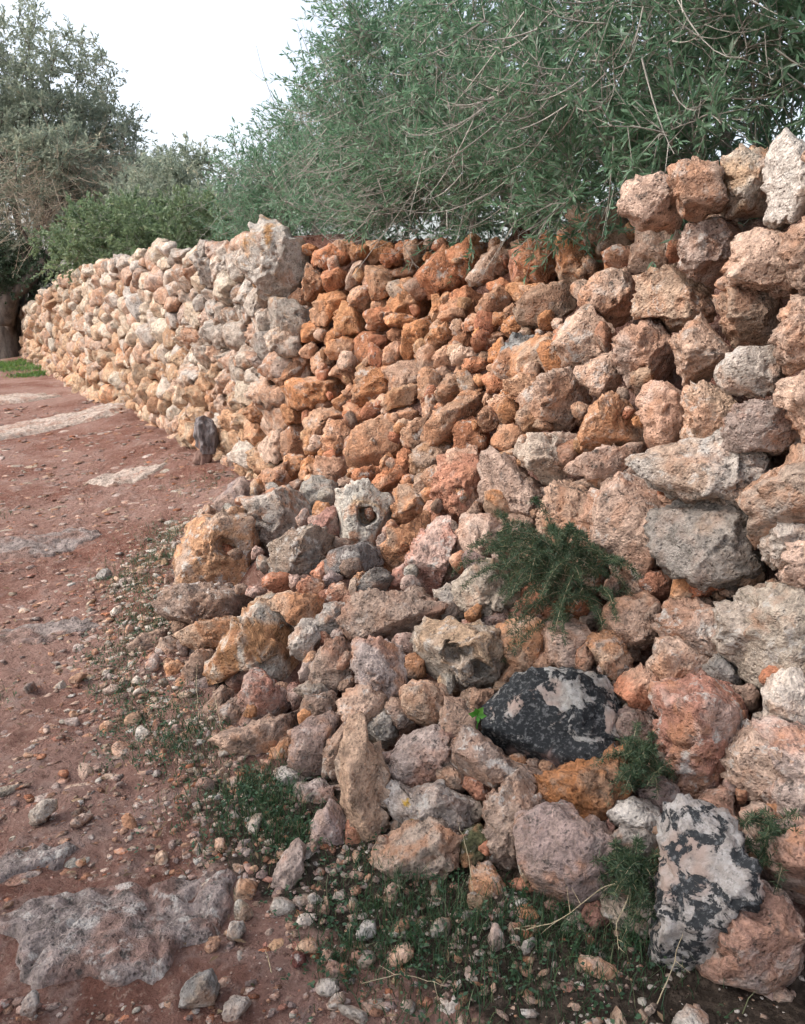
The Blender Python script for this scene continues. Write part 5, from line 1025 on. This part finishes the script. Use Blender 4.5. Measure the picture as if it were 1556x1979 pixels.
def leaves(B, Dr, Nn, L, W, rnd, name, mat, fold=.18):
    """four-cornered folded leaves from base points, directions, side vectors"""
    B, Dr, Nn = map(np.asarray, (B, Dr, Nn)); n = len(B)
    Dr = Dr/(np.linalg.norm(Dr, axis=1)[:, None]+1e-9); Sd = np.cross(Dr, Nn); Sd /= np.linalg.norm(Sd, axis=1)[:, None]+1e-9; Up = np.cross(Sd, Dr)
    L = np.asarray(L)[:, None]; W = np.asarray(W)[:, None]
    V = np.stack([B, B+Dr*L*.5+Sd*W*.5+Up*W*fold, B+Dr*L-Up*L*.06, B+Dr*L*.5-Sd*W*.5+Up*W*fold], 1)
    i = np.arange(n)[:, None]*4; Fa = np.concatenate([i+np.array([[0, 1, 2]]), i+np.array([[0, 2, 3]])], 1).reshape(-1, 3)
    me = mesh_from(name, V.reshape(-1, 3), Fa, mat, smooth=False); attr(me, 'rnd', np.repeat(rnd, 4), 1); return me
def bez(a, b, c, n=6):
    t = np.linspace(0, 1, n)[:, None]; return a*(1-t)**2+2*b*t*(1-t)+c*t*t
def unit(v): return v/(np.linalg.norm(v, axis=-1, keepdims=True)+1e-9)

def shrub(name, label, cat, group, base, ells, ntar, ntw, lpt, leaf, twl, mats, seed, limbs=5, frame=None, lift=.15, bare=0, baremat=None, rbase=.05, bare_ell=None):
    """base: foot of the trunk; ells: [(centre, radii)], frame rotates the radii; leaf=(len,width)"""
    r = np.random.default_rng(seed); Fm = np.eye(3) if frame is None else frame; base = np.array(base, float)
    def pick(ell, k, shell=.45):
        c, rad = ell; v = unit(r.normal(size=(k, 3)))*(r.uniform(size=(k, 1))**shell); return np.array(c)+(v*np.array(rad))@Fm
    vol = np.array([np.prod(e[1]) for e in ells]); w = vol**.75; w /= w.sum()
    nodes = [base]; lines = []; rads = [rbase]
    for i in range(limbs):
        e = ells[r.choice(len(ells), p=w)]; T = pick((e[0], np.array(e[1])*.45), 1)[0]; m = (base+T)/2+r.normal(0, .12, 3)*np.linalg.norm(T-base); L = bez(base, m, T, 8)
        L[1:-1] += r.normal(0, .02, (6, 3))*np.linalg.norm(T-base)
        rr = np.linspace(rbase*.75, rbase*.22, 8); lines.append((L, rr)); nodes += list(L[2:]); rads += list(rr[2:])
    tg = np.concatenate([pick(e, max(1, int(ntar*wi))) for e, wi in zip(ells, w)]); tg = tg[np.argsort(np.linalg.norm(tg-base, axis=1))]
    NO = np.array(nodes); RA = np.array(rads); ends = []
    for T in tg:
        d = np.linalg.norm(NO-T, axis=1)+.35*np.linalg.norm(NO-base, axis=1); k = int(np.argmin(d)); a = NO[k]; dl = np.linalg.norm(T-a)
        L = bez(a, (a+T)/2+np.array([0, 0, lift*dl])+r.normal(0, .12, 3)*dl, T, 6); r0 = max(RA[k]*.62, .0022*rbase/.05+.0012); rr = np.linspace(r0, max(r0*.45, .0015*rbase/.05), 6)
        lines.append((L, rr)); NO = np.vstack([NO, L[2:5]]); RA = np.concatenate([RA, rr[2:5]]); ends.append((L[-1], unit(L[-1]-L[-3]), L))
    V, Fa = tubes(lines, 4); root = empty(name, base); tag(root, label, cat, group)
    link('trunk', mesh_from('trunk', V-base, Fa, mats[1]), root, base)
    LB, LD, LN, LR = [], [], [], []; tw = []
    for (e, dr, L) in ends:
        for j in range(ntw):
            st = L[r.integers(2, 6)]; dv = unit(dr*.5+r.normal(0, .75, 3)+np.array([0, 0, .25])); ln = twl*r.uniform(.55, 1.25)
            P = bez(st, st+dv*ln*.55+np.array([0, 0, .08*ln]), st+dv*ln+np.array([0, 0, r.normal(0, .15)*ln]), 4); tw.append((P[[0, 2, 3]], np.array([.0022, .0015, .0008])*max(1, twl/.3)*1.0))
            q = r.uniform(.1, 1, lpt); idx = np.minimum((q*3).astype(int), 2); f = (q*3-idx)[:, None]; B = P[idx]*(1-f)+P[idx+1]*f
            LB.append(B); LD.append(unit(dv*.9+r.normal(0, .6, (lpt, 3)))); LN.append(r.normal(0, 1, (lpt, 3))+np.array([0, 0, .8])); LR.append(np.clip(r.uniform()*.45+r.uniform(size=lpt)*.55, 0, 1))
    LB, LD, LN, LR = map(np.concatenate, (LB, LD, LN, LR)); n = len(LB)
    me = leaves(LB-base, LD, LN, leaf[0]*r.uniform(.65, 1.2, n), leaf[1]*r.uniform(.75, 1.2, n), LR, 'crown', mats[0]); tag(link('crown', me, root, base), kind='stuff')
    if twl < .35: V, Fa = tubes(tw, 3); tag(link('twigs', mesh_from('twigs', V-base, Fa, mats[1]), root, base), kind='stuff')
    if bare:
        lines = []
        for i in range(bare):
            e = (bare_ell or ells)[r.integers(len(bare_ell or ells))]; a = pick((e[0], np.array(e[1])*.9), 1, .5)[0]; out = unit((a-np.array(e[0]))*np.array([1, 1, .3])+r.normal(0, .25, 3)*np.mean(e[1]))
            ln = np.mean(e[1])*r.uniform(.3, .75); P = bez(a, a+out*ln*.55-np.array([0, 0, .25*ln]), a+out*ln+np.array([0, 0, r.normal(-.05, .3)*ln]), 7); s0 = r.uniform(.0014, .0042)*max(1, (rbase/.05)**.5)
            lines.append((P, np.linspace(s0, s0*.35, 7)))
            for j in range(r.integers(2, 5)):
                k = r.integers(2, 6); dv = unit(P[k]-P[k-1]+r.normal(0, .5, 3)); l2 = ln*r.uniform(.15, .4); Q = bez(P[k], P[k]+dv*l2*.5, P[k]+dv*l2+np.array([0, 0, .1*l2]), 4); lines.append((Q, np.linspace(s0*.55, s0*.2, 4)))
        V, Fa = tubes(lines, 3); tag(link('bare_twigs', mesh_from('bare_twigs', V-base, Fa, baremat or mats[1]), root, base), kind='stuff')
    return root

M_OL = mat_leaf('olive_leaf', (.085, .18, .105), (.175, .30, .18), (.40, .49, .40), .42)
M_OL2 = mat_leaf('far_olive_leaf', (.20, .255, .20), (.33, .37, .28), (.49, .45, .33), .5)  # haze over the far foliage is put into these lightened leaf colours
M_GR = mat_leaf('lentisk_leaf', (.11, .165, .09), (.19, .26, .135), (.33, .37, .21), .4)
M_TW = mat_bark('olive_twig', (.27, .25, .22), (.42, .39, .34), 30, .3)
M_DRY = mat_bark('dry_twig', (.30, .25, .19), (.46, .39, .29), 20, .2)
M_BK = mat_bark('old_bark', (.075, .06, .05), (.16, .132, .11), 9, .9)
FR = np.array([[D[0], D[1], 0], [N[0], N[1], 0], [0, 0, 1.]])
GRP = 'wild olives growing behind the wall'
def W3(s, n, z): return wp(s, n, z)
shrub('wild_olive', 'wild olive shrub leaning over the left side of the breach', 'shrub', GRP, W3(-.2, -1.5, 1.6),
      [(W3(-1.0, -1.2, 2.6), (1.2, .7, .6)), (W3(.95, -1.1, 2.75), (1.05, .8, .75)), (W3(-1.8, -1.2, 2.3), (1.0, .6, .5))], 430, 7, 18, (.052, .0125), .30, (M_OL, M_TW), 101, frame=FR, bare=160)
shrub('wild_olive', 'dense wild olive shrub with pale arching twigs above the breach', 'shrub', GRP, W3(2.0, -1.6, 1.6),
      [(W3(1.9, -1.1, 2.9), (1.2, 1.0, 1.2)), (W3(2.3, -.85, 2.2), (1.4, .7, .45)), (W3(.9, -1.0, 2.2), (1.3, .7, .4))], 480, 7, 18, (.050, .0115), .28, (M_OL, M_TW), 102, frame=FR, bare=420, bare_ell=[(W3(2.2, -.8, 2.2), (1.2, .6, .45)), (W3(1.7, -.8, 2.5), (1.2, .6, .6))])
shrub('wild_olive', 'wild olive shrub with large drooping twigs at the upper right', 'shrub', GRP, W3(3.9, -1.4, 1.6),
      [(W3(3.5, -.9, 2.75), (1.3, .9, 1.2)), (W3(4.2, -.55, 2.45), (1.0, .5, .6)), (W3(3.6, -1.0, 2.05), (1.2, .6, .35))], 430, 7, 17, (.052, .012), .26, (M_OL, M_TW), 103, frame=FR, bare=300, bare_ell=[(W3(3.4, -.6, 2.2), (1.0, .6, .4)), (W3(4.1, -.4, 2.5), (.9, .5, .5))])
shrub('wild_olive', 'wild olive shrub cut off by the top right corner', 'shrub', GRP, W3(5.6, -1.4, 1.6),
      [(W3(5.2, -.9, 2.9), (1.1, .8, .9))], 220, 6, 16, (.060, .0155), .26, (M_OL, M_TW), 104, frame=FR, bare=30)
shrub('lentisk_bush', 'bright green bush on top of the far wall', 'bush', None, (-3.6, 13.3, 1.6),
      [((-4.1, 13.4, 2.25), (1.5, .9, .65)), ((-3.0, 12.4, 2.3), (1.0, .8, .6)), ((-5.3, 15.2, 2.2), (1.2, .8, .55))], 360, 6, 16, (.068, .038), .26, (M_GR, M_TW), 105, frame=None)
shrub('tall_bush', 'pale green bush between the big tree and the wild olives', 'bush', None, (-4.2, 17.5, 1.6),
      [((-4.4, 17.5, 3.1), (1.5, 1.2, 1.1)), ((-3.5, 16.5, 2.7), (1.0, .9, .8))], 380, 6, 16, (.10, .034), .36, (M_OL2, M_TW), 106)
shrub('old_olive_tree', 'big grey green tree with dry brown twigs at the end of the wall', 'tree', None, (-9.5, 20.6, 0),
      [((-9.7, 21.5, 5.9), (3.2, 2.2, 2.5)), ((-7.9, 21, 4.9), (1.7, 1.5, 1.4)), ((-6.0, 21, 3.9), (1.5, 1.3, 1.2)), ((-7.7, 21, 4.1), (1.8, 1.6, 1.5)), ((-9.4, 20.6, 2.6), (1.6, 1.2, .9)), ((-7.2, 19.4, 3.9), (1.9, .8, 1.2)), ((-11.5, 21, 3.8), (2., 2., 1.8))], 1300, 7, 15, (.115, .036), .42, (M_OL2, M_BK), 107,
      limbs=9, bare=900, baremat=M_DRY, rbase=.2, bare_ell=[((-7.4, 19.0, 4.0), (1.7, .7, 1.1)), ((-8.6, 18.9, 3.6), (1.4, .6, 1.0)), ((-6.5, 19.3, 3.5), (1.1, .7, .9)), ((-7.6, 18.6, 3.0), (1.5, .6, .7))])
shrub('ivy_bush', 'dark green bush at the foot of the big tree', 'bush', None, (-8.6, 20.2, .6),
      [((-8.7, 19.6, 2.0), (1.3, .8, .7))], 120, 5, 15, (.075, .04), .3, (mat_leaf('dark_leaf', (.035, .06, .035), (.07, .11, .06), (.12, .16, .09)), M_BK), 108)

M_NR = mat_leaf('near_olive_leaf', (.06, .11, .07), (.12, .18, .11), (.24, .28, .22), .25)
shrub('olive_tree', 'olive tree beside the viewer on the near side of the path', 'tree', None, (-4.4, .2, 0),
      [((-3.5, .9, 3.9), (1.4, 1.5, .9)), ((-2.7, -.6, 3.9), (1.5, 1.2, .9)), ((-4.6, .2, 3.6), (1.2, 1.5, 1.0))], 330, 6, 14, (.11, .045), .36, (M_NR, M_BK), 110, rbase=.16)  # out-of-view tree, added so that its crown shades the foreground

# trunks of the old tree: gnarled stems beside the wall end
def gnarl(name, P, R, mat, seed, sides=20, rough=.2, ups=7):
    P = np.asarray(P, float); t = np.linspace(0, 1, len(P)); tt = np.linspace(0, 1, len(P)*ups); Q = np.stack([np.interp(tt, t, P[:, i]) for i in range(3)], 1); RR = np.interp(tt, t, R)
    for _ in range(4): Q[1:-1] = (Q[:-2]+2*Q[1:-1]+Q[2:])/4
    V, Fa = tubes([(Q, RR)], sides); n = len(Q); c = np.repeat(Q, sides, 0); d = V-c; f = perlin(V*np.array([1, 1, .35])*(1.1/np.mean(R))+seed)+.5*perlin(V*np.array([1, 1, .3])*(3/np.mean(R))+seed)
    V = c+d*(1+rough*f)[:, None]
    caps = [np.arange(sides)[::-1], np.arange(sides)+(n-1)*sides]; b = len(V); V = np.vstack([V, Q[0], Q[-1]])
    T = []
    for q in Fa: T += [(q[0], q[1], q[2]), (q[0], q[2], q[3])]
    for ci, k in enumerate(caps): T += [(k[i], k[(i+1) % sides], b+ci) for i in range(sides)]
    return mesh_from(name, V, np.array(T), mat)
tr = bpy.data.objects['old_olive_tree']
for P, R, sd_ in (([(-9.6,20.5,-.1),(-9.55,20.4,.7),(-9.4,20.3,1.4),(-9.5,20.4,2.2),(-9.8,20.8,3.2)], [.36,.27,.25,.2,.15], 1),
              ([(-9.3,19.9,.9),(-9.0,19.6,1.45),(-8.5,19.4,1.75),(-8.0,19.5,2.3),(-7.6,19.9,3.0)], [.2,.17,.14,.11,.07], 2)):
    me = gnarl('limb', np.array(P)-np.array(tr.location), R, M_BK, sd_*13.); link('limb', me, tr, tr.location)

# ------------------------------------------------------------------ weathered stump at the wall foot
M_WOOD = mat_bark('weathered_wood', (.085, .072, .07), (.26, .23, .225), 40, 1.)
M_ROOT = mat_bark('red_root', (.13, .075, .06), (.24, .15, .12), 22, 1.)
sb = wp(-.06, .15, 0)
st = tag(empty('tree_stump', sb), 'weathered grey wooden stump with a root leaning against the wall foot', 'stump')
link('stub', gnarl('stub', [(.02,-.01,.24),(.02,.0,.31),(.01,.01,.40),(-.01,.02,.48),(-.03,.03,.54)], [.05,.08,.085,.078,.045], M_WOOD, 3., 40, .45), st, sb)
for k, (P, R) in enumerate((([(.0,0,.38),(.0,-.01,.22),(-.03,-.05,.10),(-.09,-.11,-.04)], [.06,.055,.045,.025]), ([(-.02,0,.26),(-.06,-.03,.14),(-.11,-.07,.03),(-.16,-.1,-.04)], [.055,.05,.04,.02]))):
    link('root', gnarl('root', P, R, M_ROOT, 9.+k, 18, .3), st, sb)

# ------------------------------------------------------------------ grass, weeds, asparagus, sprout, dry stems
M_GRASS = mat_leaf('grass_blade', (.022, .055, .024), (.045, .10, .04), (.15, .16, .085), .25)
M_WEED = mat_leaf('weed_leaf', (.022, .055, .026), (.04, .09, .04), (.08, .13, .06), .2)
M_STRAW = mat_bark('straw', (.36, .28, .17), (.50, .42, .29), 30, .1)
M_ASP = mat_leaf('asparagus_needle', (.03, .06, .03), (.06, .10, .048), (.15, .17, .085), .2)
CL = [(-.40,2.12,.12,600,.06), (-.45,2.25,.10,420,.05), (-.30,1.98,.10,380,.05), (-.85,2.75,.22,420,.04), (-.72,2.5,.14,420,.05), (-1.12,3.5,.25,360,.05), (-1.42,4.4,.28,420,.06), (-1.5,5.0,.25,300,.05),
      (-.05,1.78,.14,330,.06), (.05,1.66,.16,480,.07), (.22,1.58,.2,420,.06), (.12,1.50,.2,330,.05), (.36,1.62,.14,420,.06), (.45,1.52,.2,420,.05), (.60,1.6,.12,380,.08), (-.12,1.60,.10,300,.05),
      (.58,1.86,.1,380,.10), (-1.5,6.1,.25,160,.05), (-8.3,18.6,1.0,2200,.09), (-7.7,16.9,.45,1300,.09), (-8.5,17.6,.6,1200,.09), (-7.0,15.8,.35,800,.07), (-9.5,18.2,1.4,1500,.1), (-2.6,4.6,.12,90,.04), (-2.9,5.6,.15,120,.05), (-1.6,2.9,.10,90,.03)]
r = np.random.default_rng(31); B, Dv, Ln = [], [], []
for s_ in np.arange(1.5, 5.3, .16):
    q_ = wp(s_, float(np.interp(s_, KS, ARR[:, -1, 0]))+r.uniform(0, .22), 0); CL.append((q_[0], q_[1], .12, 150, r.uniform(.025, .05)))
WB = []
for (x, y, rad, k, h) in CL:
    p = r.normal(0, rad*.55, (k, 2))+[x, y]; B.append(p); Ln.append(h*r.uniform(.4, 1.25, k)*(1 if y < 10 else 1.)); WB.append((p[:max(12, k//11)]+r.normal(0, rad*.4, (max(12, k//11), 2)), h))
B = np.concatenate(B); Ln = np.concatenate(Ln); n = len(B)
foot = np.interp(sn(B)[0], KS, ARR[:, -1, 0]); z = ground_z(B[None, :, 0], B[None, :, 1])[0]
P0 = np.column_stack([B, z-.004]); lean = r.normal(0, .45, (n, 2)); th = r.uniform(0, 6.28, n); wd_ = np.where(B[:, 1] > 10, .012, .0026)[:, None]
sv = np.column_stack([np.cos(th), np.sin(th), 0*th])*wd_*.5
M1 = P0+np.column_stack([lean*.35, np.ones(n)*.6])*Ln[:, None]; T1 = P0+np.column_stack([lean*1.0, np.ones(n)*.95])*Ln[:, None]
V = np.stack([P0-sv, P0+sv, M1+sv*.7, M1-sv*.7, T1], 1).reshape(-1, 3); i = np.arange(n)[:, None]*5
Fa = np.concatenate([i+[[0, 1, 2]], i+[[0, 2, 3]], i+[[3, 2, 4]]], 1).reshape(-1, 3)
for fm, mt, lb in ((B[:, 1] > 10, mat_leaf('bright_grass', (.07, .15, .03), (.12, .24, .045), (.22, .28, .08), .3), 'bright green grass by the far end of the wall'), (B[:, 1] <= 10, M_GRASS, 'short green grass along the foot of the heap')):
    V_ = V.reshape(-1, 5, 3)[fm].reshape(-1, 3); k_ = int(fm.sum()); me = mesh_from('grass', V_, Fa[:k_*3], mt, False); attr(me, 'rnd', np.repeat(r.uniform(size=k_), 5), 1)
    tag(link('grass', me), lb, 'grass', kind='stuff')
WP = np.concatenate([w[0] for w in WB]); Hh = np.concatenate([np.full(len(w[0]), w[1]) for w in WB]); kk = 4
WP = np.repeat(WP, kk, 0)+r.normal(0, .006, (len(WP)*kk, 2)); Hh = np.repeat(Hh, kk); n = len(WP); z = ground_z(WP[None, :, 0], WP[None, :, 1])[0]
th = r.uniform(0, 6.28, n); dv = np.column_stack([np.cos(th), np.sin(th), r.normal(.25, .25, n)]); big = np.where(WP[:, 1] > 10, 3., 1.)
me = leaves(np.column_stack([WP, z+Hh*r.uniform(.05, .6, n)]), dv, np.tile([0, 0, 1.], (n, 1))+r.normal(0, .25, (n, 3)), .011*big*r.uniform(.6, 1.5, n), .008*big*r.uniform(.7, 1.4, n), r.uniform(size=n), 'weeds', M_WEED, .05)
tag(link('weeds', me), 'small leafy weeds mixed into the grass at the heap foot', 'weeds', kind='stuff')

def asparagus(label, loc, ext, k, seed, droop=.3):
    r = np.random.default_rng(seed); lines, NB, ND = [], [], []; base = np.array(loc, float); out = np.append(N, .25)
    for i in range(k):
        d = unit(out*.6+r.normal(0, .75, 3)+np.array([0, 0, .25])); L = ext*r.uniform(.45, 1.1); a = r.normal(0, .22*ext, 3); P = bez(a, a+d*L*.6+np.array([0, 0, .15*L]), a+d*L-np.array([0, 0, droop*L]), 8)
        lines.append((P, np.linspace(.0014, .0006, 8)))
        for t in np.linspace(.08, 1, int(L/.0045)):
            q = t*7; j = min(int(q), 6); f = q-j; c = P[j]*(1-f)+P[j+1]*f; m = 7
            NB.append(np.repeat(c[None], m, 0)); ND.append(r.normal(0, 1, (m, 3)))
    NB, ND = np.concatenate(NB), np.concatenate(ND); n = len(NB)
    root = tag(empty('wild_asparagus', base), label, 'plant', 'wild asparagus on the wall')
    V, Fa = tubes(lines, 3); link('stem', mesh_from('stem', V, Fa, M_STRAW), root, base)
    link('foliage', leaves(NB, ND, r.normal(0, 1, (n, 3)), .019*r.uniform(.6, 1.3, n), np.full(n, .0022), r.uniform(size=n), 'foliage', M_ASP, 0.), root, base)
asparagus('large dark green wild asparagus tuft growing out of the wall', (0.535, 2.520, 0.632), 0.27, 85, 420)
asparagus('wild asparagus in the dark gap right of the black boulder', (0.624, 1.874, 0.341), 0.11, 40, 399)
asparagus('wild asparagus right of the black-patched whitish boulder', (0.862, 1.611, 0.320), 0.09, 34, 399)
asparagus('wild asparagus left of the black-patched whitish boulder', (0.542, 1.637, 0.205), 0.1, 40, 392)
asparagus('thin wild asparagus sprig left of the large tuft', (0.377, 2.784, 0.637), 0.15, 22, 336)

M_LIT = mat_leaf('dead_leaf', (.10, .065, .04), (.20, .13, .075), (.30, .22, .13), .1, .9)
r = np.random.default_rng(52); n = 700; s_ = r.uniform(-1.5, 5.8, n); f_ = np.interp(s_, KS, ARR[:, -1, 0]); q_ = wp(s_, f_+r.gamma(1.2, .45, n)-.05, 0*s_)
q_[:, 2] = ground_z(q_[None, :, 0], q_[None, :, 1])[0]+.008; th = r.uniform(0, 6.28, n)
tag(link('leaf_litter', leaves(q_, np.column_stack([np.cos(th), np.sin(th), r.normal(0, .2, n)]), np.tile([0, 0, 1.], (n, 1))+r.normal(0, .3, (n, 3)), .034*r.uniform(.5, 1.3, n), .009*r.uniform(.6, 1.5, n), r.uniform(size=n), 'leaf_litter', M_LIT)), 'dead olive leaves strewn over the path and the heap foot', 'leaf litter', kind='stuff')

# bright seedling by the black boulder
sp = np.array((0.210, 2.107, 0.344)); root = tag(empty('seedling', sp), 'bright green seedling sprouting left of the black boulder', 'plant')
M_SP = mat_leaf('seedling_leaf', (.05, .19, .02), (.08, .27, .03), (.12, .30, .05), .3)
V, Fa = tubes([(bez(np.array([0, 0, -.03]), np.array([.004, 0, 0]), np.array([0, 0, .02])), .0015)], 4); link('stem', mesh_from('stem', V, Fa, M_SP), root, sp)
for k, (dx, dz, l) in enumerate(((-.8, .35, .030), (.5, 1., .036), (.9, .1, .028), (-.2, .9, .03), (.1, -.5, .022))):
    link('leaf', leaves([[0, 0, .012]], [[dx, -.35, dz]], [[0, -1, .4]], [l], [l*.62], np.array([r.uniform()]), 'leaf', M_SP, .12), root, sp)

# dead stems and twigs at the foot
def stem(name, label, pts, rad, mat=M_STRAW, side=0, seed=0):
    r = np.random.default_rng(seed); P = np.array(pts, float); b = P[0].copy(); P = P-b; t = np.linspace(0, 1, len(P)); tt = np.linspace(0, 1, 16); Q = np.stack([np.interp(tt, t, P[:, i]) for i in range(3)], 1)
    for _ in range(3): Q[1:-1] = (Q[:-2]+2*Q[1:-1]+Q[2:])/4
    L = np.linalg.norm(P[-1]); Q[1:-1] += r.normal(0, .006*L, (14, 3)); lines = [(Q, np.linspace(rad, rad*.45, 16))]
    for j in range(side):
        k = r.integers(4, 15); d = unit(Q[k]-Q[k-1]+r.normal(0, .8, 3)); l = L*r.uniform(.12, .3); lines.append((bez(Q[k], Q[k]+d*l*.5, Q[k]+d*l+r.normal(0, .1*l, 3)), np.linspace(rad*.6, rad*.25, 6)))
    V, Fa = tubes(lines, 4); tag(link(name, mesh_from(name, V, Fa, mat), None, b), label, 'twig', 'dry stems at the heap foot')
stem('dry_stem', 'long dry stalk crossing in front of the mauve brown boulder', [(0.248, 1.606, 0.076), (0.332, 1.581, 0.112), (0.451, 1.609, 0.186), (0.521, 1.616, 0.222)], 0.0016, M_STRAW, 5, 59)
stem('dry_stem', 'forked dry stalk hanging beside the mauve brown boulder', [(0.507, 1.579, 0.197), (0.469, 1.530, 0.157), (0.467, 1.492, 0.130)], 0.0014, M_STRAW, 3, 55)
stem('dry_stem', 'thorny dry twig lying under the triangular boulder', [(0.066, 1.711, 0.043), (0.128, 1.691, 0.053), (0.212, 1.671, 0.080)], 0.0016, M_STRAW, 8, 50)
stem('dry_stem', 'bent dry stalk leaning on the whitish black-patched boulder', [(0.705, 1.568, 0.273), (0.719, 1.526, 0.260), (0.758, 1.487, 0.259)], 0.0022, M_STRAW, 1, 59)
stem('dry_stem', 'dry stalk in front of the foot of the whitish boulder', [(0.522, 1.386, 0.094), (0.565, 1.432, 0.140), (0.598, 1.480, 0.187)], 0.0014, M_STRAW, 1, 53)
stem('dry_stem', 'upright dry grass stem in front of the triangular boulder', [(0.172, 1.704, 0.079), (0.166, 1.802, 0.136), (0.144, 1.873, 0.175)], 0.0011, M_STRAW, 0, 57)
stem('dry_stem', 'thin dry grass stem at the left foot of the heap', [(-0.698, 2.555, 0.039), (-0.756, 2.770, 0.085), (-0.801, 2.973, 0.136)], 0.0011, M_STRAW, 0, 48)
stem('dry_stem', 'short dry grass stem leaning on the dark brown foot stone', [(-0.601, 2.486, 0.079), (-0.648, 2.626, 0.099), (-0.688, 2.746, 0.118)], 0.0011, M_STRAW, 0, 57)
stem('dry_stem', 'dry twig lying on the dark soil at the bottom', [(-0.088, 1.485, 0.048), (0.002, 1.515, 0.048), (0.092, 1.478, 0.048)], 0.0014, M_STRAW, 2, 45)
stem('dry_stem', 'dry straw lying across the lower grass', [(0.125, 1.641, 0.045), (0.220, 1.624, 0.067), (0.310, 1.591, 0.104)], 0.0012, M_STRAW, 1, 38)
stem('dry_stem', 'thin dry straw upright in the bare earth', [(-0.290, 1.515, 0.048), (-0.305, 1.560, 0.046), (-0.316, 1.584, 0.046)], 0.0013, M_STRAW, 0, 40)
